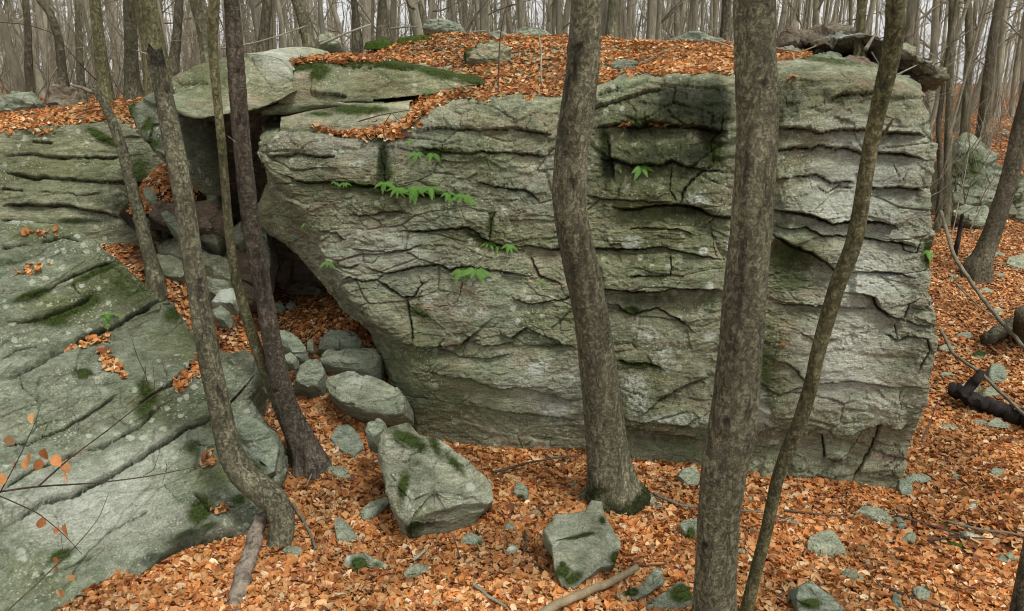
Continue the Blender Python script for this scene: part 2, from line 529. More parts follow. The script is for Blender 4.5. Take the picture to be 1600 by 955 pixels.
SURF = {}
PALE = [(1330,300,120,120,0,.6),(1340,560,100,80,0,.9),(1330,440,110,60,0,.8),(560,230,120,40,0,.4),(600,380,110,60,0,.4),(130,790,160,90,-20,.6),(430,100,60,40,0,.5),(880,600,80,60,0,.35),(1300,130,120,30,0,.2),(850,280,50,60,0,.3)]
ALGAE = [(1020,300,140,190,0,.6),(1240,420,70,60,0,.9),(1200,560,40,90,0,.7),(1385,570,60,50,0,.55),(560,300,160,70,0,.45),(650,560,70,60,0,.5),(750,250,90,40,0,.45),(770,370,110,26,0,.55),
         (700,620,80,50,0,.45),(1000,600,70,80,0,.5),(1320,140,110,30,0,.5),(1230,250,60,60,0,.4),(880,500,60,60,0,.4),(200,440,90,60,0,.7),(110,480,90,30,0,.6),(300,530,70,50,0,.6),(330,740,60,40,0,.6),(60,360,80,24,0,.6),
         (240,640,80,40,0,.5),(60,880,90,50,0,.45),(80,260,160,60,0,.5),(330,120,90,40,0,.55),(600,130,160,30,0,.4),(120,700,60,60,0,.3),(1100,700,90,30,0,.3),(1300,640,80,30,0,.2)]
def rock_grid(name, Pg, mat, cracks=(), moss=(), stain=(), lichen=(), amp=1.0, seed=0, aniso=2.6, dip=0.0, label=None, cat='rock', key=None, crackmoss=.35, fscale=1.0, wrap=False, minor=1.0):
    px, py, dep = proj(Pg)
    N = normals(blur(Pg, 4))
    c = Pg.reshape(-1, 3).mean(0)
    # outward orientation
    if ((Pg - c) * N).sum() < 0: N = -N
    W = Pg.copy()
    if dip: W[..., 2] = Pg[..., 2] * math.cos(dip) - Pg[..., 0] * math.sin(dip); W[..., 0] = Pg[..., 0] * math.cos(dip) + Pg[..., 2] * math.sin(dip)
    warp = np.stack([fbm(W * .9, 3, seed + 1), fbm(W * .9, 3, seed + 2), fbm(W * 1.2, 3, seed + 3)], -1)
    Q = W + warp * np.array([.10, .10, .07])
    an = np.array([1, 1, aniso])
    fa, ea = facets(Q * an * 1.25 * fscale, seed + 20, .9)
    fb, eb = facets(Q * an * 3.6 * fscale, seed + 40, .9)
    fc, ec = facets(Q * an * 9.5 * fscale, seed + 60, .9)
    D = .024 * fa + .013 * fb + .006 * fc
    D -= minor * .034 * np.exp(-(ea / .026) ** 2) * smooth(-.2, .3, vn(Q * 1.3, seed + 77))
    D -= minor * .014 * np.exp(-(eb / .04) ** 2) * smooth(0, .4, vn(Q * 2.1, seed + 78))
    fd, ed = facets(Q * np.array([1, 1, 1.5]) * 24, seed + 80, .9)
    D += .0045 * fd + .0035 * fbm(Q * 30, 3, seed + 81, .6)
    # thin bedding planes
    bed = Q[..., 2] * 7.5 + .8 * vn(Q * 1.1, seed + 5) + .25 * vn(Q * 4, seed + 6)
    fr = np.abs(bed - np.round(bed))
    D -= minor * .012 * np.exp(-(fr / .05) ** 2) * smooth(.15, .5, vn(Q * np.array([1.1, 1.1, 3]), seed + 7))
    lay = np.floor(bed)
    D += .007 * (_h(lay, lay * 0 + seed, lay * 0, 4) - .5) * 2 * smooth(-.3, .3, vn(Q * .8, seed + 33))
    D += .018 * fbm(Q * np.array([1.3, 1.3, 1.6]), 3, seed + 8) + .008 * fbm(Q * np.array([6, 6, 8]), 4, seed + 9, .62)
    D += .004 * ridged(Q * np.array([22, 22, 34]), 3, seed + 10)
    D *= amp
    if key == 'main': D *= 1 - .62 * blobs(px, py, [(800,650,200,90,0,1),(1300,570,130,60,0,1),(1040,570,120,80,0,1),(1300,280,90,50,0,.6),(750,480,80,60,0,.5),(1300,130,100,40,0,.5)])
    cm = np.zeros(px.shape)
    if len(cracks):
        cd_, cm = crack_field(px, py, cracks, seed)
        D += cd_
    mo = blobs(px, py, moss)
    mo = np.maximum(mo, cm * crackmoss * (1.1 + vn(W * 1.2, seed + 50)))
    mo = np.maximum(mo, .25 * np.exp(-(ea / .06) ** 2) * smooth(0, .5, vn(W * 1.0, seed + 51)))
    nmo = smooth(.55, .75, mo + .35 * fbm(W * 9, 3, seed + 52))
    D += .014 * nmo * (1 + .6 * fbm(W * 30, 2, seed + 53))
    stn = np.maximum(blobs(px, py, stain), .50 * cm)  # stain patches, plus darkening along the crack mask
    alg = blobs(px, py, ALGAE) - blobs(px, py, PALE)
    lic = blobs(px, py, lichen)
    V = Pg + N * D[..., None]
    nv, nu = px.shape
    faces = grid_faces(nv, nu)
    # orientation check
    vv = V.reshape(-1, 3)
    f0 = faces[(nv // 2) * (nu - 1) + nu // 2]
    fn = np.cross(vv[f0[1]] - vv[f0[0]], vv[f0[2]] - vv[f0[0]])
    if (fn * N[nv // 2, nu // 2]).sum() < 0: faces = faces[:, ::-1].copy()
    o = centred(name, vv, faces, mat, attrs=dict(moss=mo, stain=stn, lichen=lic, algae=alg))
    tag(o, label, cat)
    N2 = normals(blur(V, 2))
    if (N2 * N).sum() < 0: N2 = -N2
    SURF[key or name] = (V, N2, px, py, D)
    return o

# ------------------------------------------------------------------ terrain
def tz(x, y):
    x = np.asarray(x, float); y = np.asarray(y, float)
    z = .11 * np.clip(y - 9, 0, 23) * smooth(2, 5, x) * smooth(160, 50, y)
    z = z + .04 * np.sin(x * 1.3 + .5) * np.sin(y * 1.1)
    # high ground behind the boulder and to the left
    edge = np.interp(x, [-30, -9, -5.2, -4.6, -1, 3, 5, 7, 30], [10.5, 10.9, 11.2, 14.6, 14.2, 13.2, 15, 30, 34])
    pl = np.interp(x, [-30, -8, -3, 2, 5, 9, 16, 60], [3.9, 3.5, 3.5, 3.6, 3.1, 2.6, 2.8, 4.0])
    pl = pl - .018 * np.clip(y - 25, 0, 100) * smooth(12, 3, x)
    r = smooth(0, 1, (y - edge) / np.interp(x, [-5, 3, 8], [1.2, 1.5, 16.0]))
    z = z * (1 - r) + pl * r
    # gully floor rising towards the cave on the left
    g = smooth(-.7, -2.3, x) * smooth(7.2, 10.4, y) * .95 + .95 * smooth(-3.25, -4.6, x) * smooth(8.0, 10.2, y)
    z = z + (1 - r) * g
    z = z + .10 * smooth(-.2, -2.2, x) * smooth(5.5, 7.5, y)
    z = z + .05 * fbm(np.stack([x * .7, y * .7, x * 0], -1), 3, 91) + .25 * smooth(11, 22, y) * vn(np.stack([x * .22, y * .22, x * 0 + 3], -1), 92)
    return z
def tn(x, y):
    e = .05
    n = np.stack([(tz(x - e, y) - tz(x + e, y)) / (2 * e), (tz(x, y - e) - tz(x, y + e)) / (2 * e), np.ones(np.shape(x))], -1)
    return n / np.linalg.norm(n, axis=-1, keepdims=True)
xs = np.unique(np.concatenate([np.linspace(-260, -16, 40), np.linspace(-16, 16, 360), np.linspace(16, 260, 40)]))
ys = np.unique(np.concatenate([np.linspace(-60, 2, 12), np.linspace(2, 16, 180), np.linspace(16, 40, 110), np.linspace(40, 420, 60)]))
gx, gy = np.meshgrid(xs, ys)
gz = tz(gx, gy)
ter = add('ground', mesh('ground', np.stack([gx, gy, gz], -1).reshape(-1, 3), grid_faces(len(ys), len(xs)), GROUND))
tag(ter, 'forest floor of brown soil under fallen leaves', kind='structure')

# ------------------------------------------------------------------ main boulder
def yf(px): return 8.65 - (px - 650) * (1.15 / 750)
top_px = [404, 450, 560, 640, 665, 700, 780, 860, 930, 985, 1040, 1140, 1200, 1250, 1340, 1400, 1440, 1460]
top_py = [214, 207, 212, 208, 190, 168, 158, 158, 150, 130, 122, 125, 112, 101, 106, 128, 150, 165]
NI = 15
def row(e, r, pyf, dy):
    pts = []
    for k in range(NI + 1):
        px = e[0] + (r[0] - e[0]) * k / NI
        py = pyf(px, k / NI)
        pts.append(P(px, py, yf(px) + dy(px) if callable(dy) else yf(px) + dy))
    return pts
def ends(pts, li, right=(-.02, .5, 0), right2=(-.5, 4.0, 0)):
    """add the side faces: li = (inner left point or None, deep offset)"""
    a, b = pts[0], pts[-1]
    if li is None: i1 = a + np.array([.10, .9, -.05])
    else: i1 = P(*li)
    i0 = i1 + np.array([.9, 2.2, -.1])
    return [i0, i1] + pts + [b + np.array(right), b + np.array(right2)]
lin = lambda e, r: (lambda px, t: e[1] + (r[1] - e[1]) * t)
foot = lambda px, t: float(np.interp(px, [650, 745, 860, 1000, 1130, 1240, 1330, 1398], [690, 724, 738, 742, 758, 780, 774, 766]))
rows = []
r0 = row((650, 0), (1398, 0), foot, 0.10); rows.append(ends([p + np.array([0, .25, -.7]) for p in r0], (652, 700, 8.85)))
rows.append(ends([p + np.array([0, 0, -.06]) for p in row((650, 0), (1398, 0), foot, .05)], (648, 690, 8.95)))
rows.append(ends(row((648, 655), (1422, 700), lambda px, t: foot(max(650, min(1398, px)), t) - 45 - 25 * t, -.02), (640, 650, 9.0)))
rows.append(ends(row((644, 600), (1446, 615), lin((0, 600), (0, 628)), -.16), (606, 592, 9.3)))
rows.append(ends(row((634, 536), (1466, 530), lin((0, 536), (0, 530)), -.20), (582, 530, 9.5)))
rows.append(ends(row((551, 470), (1452, 455), lin((0, 470), (0, 455)), -.17), (530, 466, 9.6)))
rows.append(ends(row((503, 385), (1454, 380), lin((0, 385), (0, 380)), -.10), (462, 392, 9.7)))
rows.append(ends(row((448, 305), (1452, 300), lin((0, 300), (0, 300)), -.05), (402, 342, 9.8)))
rows.append(ends(row((404, 240), (1460, 220), lambda px, t: np.interp(px, top_px, top_py) + 38 + 20 * t, 0.0), None))
te = row((405, 0), (1446, 0), lambda px, t: float(np.interp(px, top_px, top_py)) + 3, .10)
rows.append(ends(te, None))
def toprow(Y, pys, bulge=0):
    pts = []
    for k in range(NI + 1):
        px = 412 + (1438 - 412) * k / NI
        py = float(np.interp(px, [404, 560, 640, 700, 860, 1000, 1140, 1250, 1340, 1440], pys))
        pts.append(P(px, py, Y(px) if callable(Y) else Y))
    return pts
rows.append(ends(toprow(lambda px: yf(px) + .55, [203, 203, 193, 160, 152, 122, 115, 95, 99, 146]), None, (.05, .4, -.3), (-.3, 3.5, -1)))
rows.append(ends(toprow(lambda px: yf(px) + 1.6, [196, 182, 163, 138, 128, 104, 100, 90, 93, 138]), None, (.05, .4, -.3), (-.3, 3, -1)))
rows.append(ends(toprow(lambda px: 10.8 - (px - 650) * .0006, [190, 152, 128, 112, 101, 86, 85, 86, 92, 132]), None, (.05, .4, -.3), (-.3, 2, -1)))
rows.append(ends(toprow(12.5, [150, 92, 62, 56, 59, 66, 70, 84, 96, 128]), None, (.05, .3, -.4), (-.3, .8, -1.2)))
last = toprow(13.3, [150, 95, 68, 62, 66, 74, 80, 95, 110, 140])
rows.append(ends([p + np.array([0, 0, -.25]) for p in last], None, (.05, .2, -.5), (-.3, .3, -1.5)))
rows.append(ends([p + np.array([0, .5, -2.5]) for p in last], None, (.05, .2, -.5), (-.3, .2, -.8)))

S_, M_, B_ = .035, .075, .15
MC = [  # polyline, width px, depth m, step m, reach px
 ([(413,244),(440,243),(470,241),(510,246),(530,243)], 2.6,.07,.06,22),
 ([(640,233),(700,238),(725,240),(800,240),(860,243)], 2.4,.06,.03,16),
 ([(640,210),(685,199),(745,204),(800,202),(833,208),(868,209)], 2.6,.08,.06,22),
 ([(430,273),(477,284),(547,288),(587,291),(635,298),(700,308),(738,305)], 3.0,.09,.05,20),
 ([(590,225),(598,255),(604,290)], 4,.07,0,8),
 ([(547,335),(570,337),(600,330),(634,333)], 2.5,.07,.04,16),
 ([(620,361),(690,360),(730,356),(742,362),(765,380),(800,388),(825,392)], 3,.09,.05,16),
 ([(497,363),(525,362),(540,375)], 2.5,.07,.05,14),
 ([(545,387),(575,390),(600,394),(640,392),(665,380)], 2.0,.05,.02,12),
 ([(568,389),(566,410),(580,413),(595,395)], 2,.05,0,8),
 ([(563,416),(594,426),(621,427),(648,417),(685,415),(702,421),(735,417),(772,424),(800,428),(830,432)], 2.8,.08,.05,18),
 ([(527,416),(548,418),(560,412)], 2,.05,.03,10),
 ([(535,437),(548,432),(565,440),(590,438),(600,428)], 2,.05,.02,10),
 ([(544,456),(565,452),(588,450),(592,442)], 2,.05,.0,8),
 ([(588,440),(608,452),(631,466),(648,464),(658,444),(651,434)], 3,.10,.03,10),
 ([(635,467),(641,494),(646,520),(648,538)], 5.5,.16,0,10),
 ([(655,470),(658,455)], 3,.07,0,8),
 ([(561,501),(588,511),(614,524),(641,537),(678,541),(722,538),(735,527),(720,521)], 3.2,.12,.09,22),
 ([(735,534),(755,541),(789,538),(805,534)], 2.4,.07,.04,12),
 ([(650,548),(678,545),(702,551),(725,560),(768,561),(800,555)], 2.5,.07,.04,14),
 ([(725,540),(726,558)], 2,.06,0,6),
 ([(661,581),(702,588),(745,595),(775,605),(800,608),(827,606),(860,615),(904,628)], 2.5,.08,.06,20),
 ([(681,481),(715,471),(725,437)], 1.8,.04,0,6),
 ([(715,484),(735,528)], 1.6,.04,0,6),
 ([(775,330),(768,350),(766,378)], 5,.09,0,9),
 ([(800,201),(833,208),(864,209)], 3,.10,.05,20),
 ([(868,209),(880,225),(905,230)], 2.4,.06,0,9),
 ([(925,202),(961,195),(998,199),(1014,194),(1068,198),(1125,204),(1142,206)], 4.0,.15,.13,26),
 ([(800,241),(857,246)], 2.5,.07,.04,14),
 ([(740,285),(765,290),(800,295),(820,297),(843,318)], 2.4,.07,.03,14),
 ([(828,216),(822,200),(830,180)], 2.2,.05,0,8),
 ([(925,156),(934,154),(964,144),(988,131)], 2.8,.08,.04,10),
 ([(925,172),(950,165),(988,154),(1014,144),(1035,140)], 3.5,.10,.06,14),
 ([(1040,172),(1055,185),(1075,196)], 2.5,.06,0,9),
 ([(940,248),(960,250),(988,258),(1031,260),(1048,251),(1091,266),(1112,262)], 3.5,.13,.10,22),
 ([(947,208),(954,248),(961,288)], 5,.10,0,10),
 ([(1048,258),(1047,295),(1061,318)], 3.5,.09,0,9),
 ([(1065,318),(1070,296),(1085,280),(1101,268),(1135,271)], 3.5,.10,-.03,12),
 ([(1130,182),(1128,200),(1110,222),(1115,262)], 4.5,.10,0,10),
 ([(914,305),(950,311),(1018,316),(1051,315)], 2.2,.06,.03,12),
 ([(955,322),(961,325),(988,328),(1041,320),(1070,320),(1095,328),(1111,337),(1150,342)], 4.0,.17,.15,26),
 ([(1108,340),(1111,363),(1121,403)], 2.5,.06,0,8),
 ([(800,384),(867,389),(900,391),(927,389),(988,392),(1035,387),(1088,397),(1132,407)], 3.0,.11,.08,20),
 ([(827,400),(840,430),(880,444)], 2.5,.08,.02,10),
 ([(1048,394),(1051,417),(1048,430),(1001,430),(985,432)], 2.4,.07,.03,10),
 ([(900,448),(937,451),(988,456),(1028,456),(1055,451),(1122,454)], 3.8,.17,.20,30),
 ([(975,361),(1010,355),(1060,360),(1090,368)], 2.2,.05,.04,14),
 ([(800,464),(823,474),(850,472),(877,467),(900,460)], 2.4,.08,.05,14),
 ([(780,520),(800,528),(823,513),(844,524),(870,532),(897,541)], 3.2,.14,.07,14),
 ([(967,565),(991,568),(1010,566),(1038,578)], 2.6,.07,.03,10),
 ([(944,474),(965,480),(988,494),(1028,481),(1061,501),(1088,521)], 2.6,.07,.04,12),
 ([(760,640),(800,645),(850,650),(904,660)], 2.0,.06,.03,14),
 ([(960,656),(1008,652),(1075,658),(1120,662)], 3.4,.12,.09,18),
 ([(960,668),(1010,670),(1068,678),(1110,683),(1150,686)], 3.8,.14,.16,36),
 ([(1000,640),(1040,615),(1080,600),(1110,590)], 2.5,.05,.05,16),
 ([(1178,660),(1200,665),(1243,673),(1284,673),(1320,676),(1347,667),(1374,657),(1400,668),(1428,662)], 3.0,.12,.13,28),
 ([(1290,157),(1314,149),(1341,147),(1367,144),(1385,150)], 2.6,.07,.05,14),
 ([(1262,170),(1288,163),(1288,140)], 1.8,.04,0,7),
 ([(1205,140),(1225,150),(1230,170)], 3,.06,0,8),
 ([(1205,200),(1257,203),(1287,209),(1314,204),(1357,205),(1388,208),(1431,211),(1455,218)], 3.0,.11,.09,20),
 ([(1205,232),(1267,234),(1280,229),(1320,233),(1351,243),(1381,240),(1414,241),(1448,251)], 3.4,.14,.08,20),
 ([(1205,284),(1243,276),(1274,276),(1300,285),(1341,285)], 2.6,.08,.05,16),
 ([(1275,292),(1290,300),(1310,290),(1335,296)], 2,.05,.02,10),
 ([(1355,300),(1364,293),(1414,295),(1441,298)], 3,.12,.10,18),
 ([(1395,252),(1402,275),(1410,283),(1420,262)], 2.6,.06,0,8),
 ([(1207,328),(1254,333),(1300,350),(1327,347),(1354,345),(1398,352),(1404,362)], 4.2,.19,.18,26),
 ([(1207,353),(1244,358),(1260,355),(1287,370),(1334,368),(1361,373),(1408,382),(1440,388)], 3.0,.12,.07,14),
 ([(1210,366),(1240,386),(1270,396),(1290,412),(1303,424),(1318,424)], 4.2,.17,.20,34),
 ([(1283,400),(1284,425),(1300,430)], 3,.07,0,8),
 ([(1325,424),(1341,424),(1388,427),(1431,434)], 2.4,.08,.05,14),
 ([(1408,375),(1412,392),(1432,396),(1438,372)], 3.0,.08,0,8),
 ([(1205,472),(1234,476),(1287,479),(1334,482),(1367,484)], 2.6,.08,.05,18),
 ([(1324,456),(1345,457),(1367,464),(1374,481),(1391,493),(1414,499)], 4.0,.15,.15,22),
 ([(1414,499),(1420,475),(1440,465)], 3,.10,0,8),
 ([(1418,501),(1434,508),(1455,507)], 2.6,.09,.05,10),
 ([(1424,480),(1440,484),(1452,478)], 2.6,.07,.04,8),
 ([(1381,521),(1404,533),(1420,528),(1448,529),(1452,548),(1434,585)], 3,.10,.02,9),
 ([(1400,508),(1404,530)], 3,.08,0,7),
 ([(1250,520),(1280,535),(1310,528)], 2,.05,.03,12),
 ([(1270,598),(1341,597),(1388,605),(1451,607)], 2.2,.07,.04,18),
 ([(1408,640),(1404,621),(1414,608)], 2.2,.06,0,8),
 ([(1285,676),(1287,712),(1307,720),(1334,700),(1352,676)], 3.2,.10,.05,16),
 ([(1230,744),(1267,747),(1297,727),(1330,718)], 3,.10,.09,20),
 ([(1378,662),(1364,702),(1350,722),(1334,749)], 3.5,.09,-.04,18),
 ([(1395,690),(1410,712),(1378,735)], 2.4,.06,0,8),
 ([(1180,740),(1200,749),(1230,753)], 4,.15,.12,20),
 ([(1205,560),(1240,575),(1262,600)], 2.2,.05,.03,10),
]
MM = [(590,212,30,14,0,.75),(598,250,9,34,0,.8),(690,236,45,7,0,.75),(560,290,70,6,3,.7),(650,302,80,8,4,.8),(604,272,14,22,0,.7),
      (1060,175,70,42,0,.5),(1112,178,30,48,0,.78),(1000,190,60,20,0,.5),(1065,235,75,18,0,.45),(945,240,12,60,0,.6),(1115,235,22,30,0,.7),
      (760,377,45,7,25,.7),(768,345,8,26,0,.6),(655,488,30,10,20,.6),(500,205,70,6,0,.6),(560,380,60,8,0,.2),(1240,400,45,30,0,.45),(1235,440,40,20,0,.35),
      (995,568,40,5,8,.8),(870,540,40,5,0,.5),(1195,580,20,60,0,.45),(985,486,18,7,0,.8),(610,213,30,8,0,.7),
      (1450,395,10,30,0,.75),(1015,255,50,8,0,.5),(1215,170,22,60,0,.42),(1290,95,110,5,8,.5),(760,125,300,30,-10,.18),(965,90,35,8,0,.3)]
MS = [(1020,250,130,80,0,.42),(1010,400,120,70,0,.34),(1100,470,40,80,0,.3),(1080,600,50,60,0,.25),(1230,330,40,40,0,.3),(850,230,30,30,0,.2),(780,300,60,30,0,.15),(1075,160,75,40,0,.8),(1120,170,30,50,0,.85),(1090,150,60,26,0,.6),(1110,190,35,45,0,.85),(1000,205,60,22,0,.5),(1000,165,45,30,0,.4),(950,260,12,50,0,.7),(1085,245,40,22,0,.65),(1010,470,70,14,0,.45),
      (1080,330,60,14,0,.6),(1240,155,32,40,0,.5),(1215,210,28,50,0,.4),(1255,350,60,10,0,.45),(1245,420,45,40,0,.35),(600,250,14,40,0,.6),
      (1060,690,90,14,0,.4),(1010,380,60,40,0,.22),(945,330,18,90,0,.35),(1100,370,40,40,0,.3),(1350,690,30,30,0,.25),(1240,755,50,14,0,.4),(1090,440,70,10,0,.3),(1210,310,16,60,0,.4)]
ML = [(985,600,50,34,0,.36),(1040,560,30,40,0,.34),(1010,525,26,20,0,.4),(870,640,30,20,0,.5),(1190,650,18,30,0,.55),(800,600,40,20,0,.34),(1150,560,20,60,0,.3),(720,480,30,24,0,.34),(540,320,30,14,0,.28),(640,380,40,20,0,.3),(560,255,20,10,0,.4),(1090,310,30,20,0,.4),(840,575,28,14,-30,.55),(815,580,60,30,0,.18),(985,380,22,16,0,.5),(1020,525,25,20,0,.4),(1000,510,30,30,0,.3),(1045,645,120,14,0,.35),(1110,525,14,10,0,.5),
      (712,660,8,4,0,.7),(750,490,14,10,0,.4),(668,470,14,12,0,.45),(1185,625,20,40,0,.4),(760,560,120,60,0,.12),(1280,400,60,20,20,.16),(1320,520,60,60,0,.12),(1110,445,8,8,0,.6),(1100,392,9,8,0,.6),
      (830,470,40,20,0,.28),(930,640,30,60,0,.2),(1140,380,10,18,0,.5),(1180,700,30,30,0,.2),(1000,620,30,25,0,.35),(700,620,50,20,0,.15)]
net = rows
nvs = [10, 32, 54, 56, 62, 76, 72, 56, 24, 30, 26, 22, 16, 8, 8]
nus = [8, 50] + [60] * NI + [12, 12]
Pg = loft(net, nvs, nus)
rock_grid('boulder', Pg, ROCK, MC, MM, MS, ML, amp=1.0, seed=1, dip=.06, minor=.8,
          label='huge grey green layered boulder filling the centre with cracked face and leafy top', cat='boulder', key='main')

# ------------------------------------------------------------------ left boulder
LR = [((-170,352),(252,470),9.1,9.3),((-170,350),(252,468),8.5,9.0),((-170,430),(264,484),7.9,8.8),((-170,520),(304,540),7.3,8.5),((-170,600),(400,572),6.8,7.95),
      ((-170,700),(382,632),6.3,7.7),((-170,790),(428,690),5.8,7.45),((-170,880),(434,738),5.3,7.2),((-170,980),(405,800),4.9,6.85),((-170,1060),(388,846),4.6,6.55),((-170,1200),(388,900),4.5,6.6)]
net = []
for ri, (a, b, ya, yb) in enumerate(LR):
    r = []
    for k in range(8):
        t = k / 7
        px, py = a[0] + (b[0] - a[0]) * t, a[1] + (b[1] - a[1]) * t
        if ri <= 1: py = float(np.interp(px, [-170, 0, 60, 110, 165, 215, 252], [350, 345, 346, 356, 386, 430, 470]))
        elif ri == 2: py = float(np.interp(px, [-170, 0, 110, 180, 264], [430, 420, 425, 440, 484]))
        r.append(P(px, py, ya + (yb - ya) * t))
    if ri == 0: r = [p + np.array([.1, .5, -1.2]) for p in r]
    e = r[-1]
    net.append([r[0] + np.array([-.6, 0, 0])] + r + [e + np.array([.0, .30, -.15]), e + np.array([-.2, .9, -.9])])
nvs = [8, 56, 60, 54, 56, 56, 50, 50, 40, 10]
nus = [6] + [56] * 7 + [14, 10]
LC = [
 ([(0,600),(20,591),(60,568),(94,548),(134,528),(161,518),(188,504),(235,481),(258,467)],4.0,.15,.07,20),
 ([(33,588),(37,608),(67,632)],2.6,.06,0,8), ([(0,390),(44,382)],2.6,.06,.03,12),
 ([(27,467),(50,464),(84,447),(127,424),(161,414),(183,404)],3.5,.06,.03,12),
 ([(0,501),(30,506),(70,498),(94,487),(131,471),(151,454)],4,.07,.04,14),
 ([(50,464),(87,481)],2.4,.05,0,8), ([(111,441),(124,464),(144,461)],3,.06,0,8),
 ([(147,424),(175,440),(201,454)],2.2,.04,0,8), ([(167,410),(200,430),(235,461)],2,.04,0,8),
 ([(147,538),(165,560),(198,591)],6,.08,0,9),
 ([(398,585),(370,618),(335,652),(288,672),(248,699),(214,719),(178,742),(161,749),(110,776),(64,786),(33,809),(0,829)][::-1],3.2,.13,.09,20),
 ([(127,705),(161,699),(218,668),(248,638)],2.4,.06,.03,14), ([(161,836),(200,815),(234,799)],1.6,.03,.02,12),
 ([(110,640),(125,668),(118,690)],2,.04,0,8),([(250,560),(262,590),(250,612)],1.8,.03,0,8),([(60,640),(72,668),(60,700)],1.8,.04,0,8),([(250,700),(262,730),(256,760),(280,790)],1.8,.04,0,8),([(300,690),(330,700),(352,690)],2,.04,.03,10),([(80,790),(95,830),(88,860)],1.6,.03,0,8),
 ([(184,705),(181,732)],2.2,.05,0,8), ([(0,560),(30,545),(64,540)],2,.05,.03,12),
 ([(201,918),(241,893),(278,865),(335,847),(384,836)],4,.16,.20,26),
 ([(214,635),(268,598),(310,560)],3,.08,.05,14), ([(0,700),(50,690),(100,670),(150,640),(190,612)],2.4,.06,.04,16),
 ([(0,770),(50,735),(90,722),(127,705)],2.6,.07,.04,14),
 ([(60,900),(110,888),(150,868)],1.8,.03,.03,14), ([(300,770),(330,800),(370,790)],3,.07,.03,12),
 ([(180,480),(210,460),(225,440)],2,.04,0,8), ([(60,380),(100,372),(130,378)],2,.05,.02,10),
 ([(205,640),(225,610),(230,560)],1.8,.03,0,7),
]
LM = [(50,462,40,8,-18,.8),(100,490,60,9,-20,.8),(150,425,60,6,-25,.75),(140,470,30,14,-30,.6),(200,450,50,30,30,.42),(90,500,30,16,0,.65),(230,615,30,14,60,.75),(225,640,20,20,0,.6),
      (95,870,26,10,-25,.75),(312,800,20,30,30,.8),(325,830,22,10,0,.6),(330,660,22,22,0,.5),(130,580,18,10,0,.8),(300,700,12,16,0,.6),(10,410,40,10,-10,.45),(270,490,20,16,-30,.6),(375,780,20,14,0,.6),(290,850,40,10,-20,.5)]
LL = [(20,790,14,8,0,.5),(35,870,10,10,0,.5),(10,730,10,6,0,.5),(170,720,20,14,0,.25),(150,590,30,30,0,.28),(60,350,40,10,0,.25),(180,900,20,10,0,.3),(30,345,30,8,0,.4)]
LS = [(200,530,60,40,30,.25),(120,640,60,30,-20,.2),(300,850,60,14,-20,.6),(250,880,60,10,-20,.6)]
rock_grid('boulder', loft(net, nvs, nus), ROCK_LEFT, LC, LM, LS, LL, amp=.9, seed=5, dip=.42, fscale=1.1, minor=.6,
          label='large mossy sloping boulder at the left front with dipping cracks and a small fern', cat='boulder', key='left')

# ------------------------------------------------------------------ other lofted rocks
def band_rock(name, top, bot, Yt, Yb, depth, mat, seed, label, cracks=(), moss=(), stain=(), lichen=(), res=1.6, amp=.7, key=None, back=(0, 0), extra_mid=None, dip=0.0, tz_=0.25, n=10, **kw):
    """rock face between a traced upper and lower edge, going back depth metres, closed behind"""
    top, bot = np.array(top, float), np.array(bot, float)
    R_ = []
    def line(pl, t):
        s = np.concatenate([[0], np.cumsum(np.linalg.norm(np.diff(pl, axis=0), axis=1))]); s /= s[-1]
        return np.array([np.interp(t, s, pl[:, 0]), np.interp(t, s, pl[:, 1])])
    T, Bm = [], []
    yt = lambda t: np.interp(t, np.linspace(0, 1, len(Yt)), Yt)
    yb = lambda t: np.interp(t, np.linspace(0, 1, len(Yb)), Yb)
    for k in range(n + 1):
        t = k / n
        a, b = line(top, t), line(bot, t)
        T.append((a, yt(t))); Bm.append((b, yb(t)))
    def mk(f, off=(0, 0, 0)):
        out = []
        for (a, ya), (b, ybb) in zip(T, Bm):
            q = a * (1 - f) + b * f
            y = ya * (1 - f) + ybb * f - .06 * math.sin(math.pi * f)
            out.append(P(q[0], q[1], y) + np.array(off))
        return out
    net = []
    rowsd = [mk(0, (0, depth, tz_ - .5)), mk(0, (0, depth * .9, tz_)), mk(0, (0, depth * .35, tz_ * .45)), mk(0, (0, .05, .005)), mk(0), mk(.33), mk(.66), mk(1), mk(1, (0, .05, .004)), mk(1, (0, .35, .03)), mk(1, (0, depth, back[1]))]
    for r in rowsd:
        a, b = r[0], r[-1]
        net.append([a + np.array([.2, .9, 0]), a + np.array([.03, .12, 0])] + r + [b + np.array([-.03, .12, 0]), b + np.array([-.2, .9, 0])])
    wpx = abs(top[-1, 0] - top[0, 0]) / n
    hpx = max(abs(bot[:, 1].mean() - top[:, 1].mean()) / 3, 4)
    nu = [6, 6] + [max(2, int(wpx / res))] * n + [6, 6]
    h = max(3, int(hpx / res))
    nv = [4, max(6, int(depth * 10)), max(6, int(depth * 8)), 4, h, h, h, 5, 8, 10]
    return rock_grid(name, loft(net, nv, nu), mat, cracks, moss, stain, lichen, amp=amp, seed=seed, dip=dip, label=label, key=key, **kw)

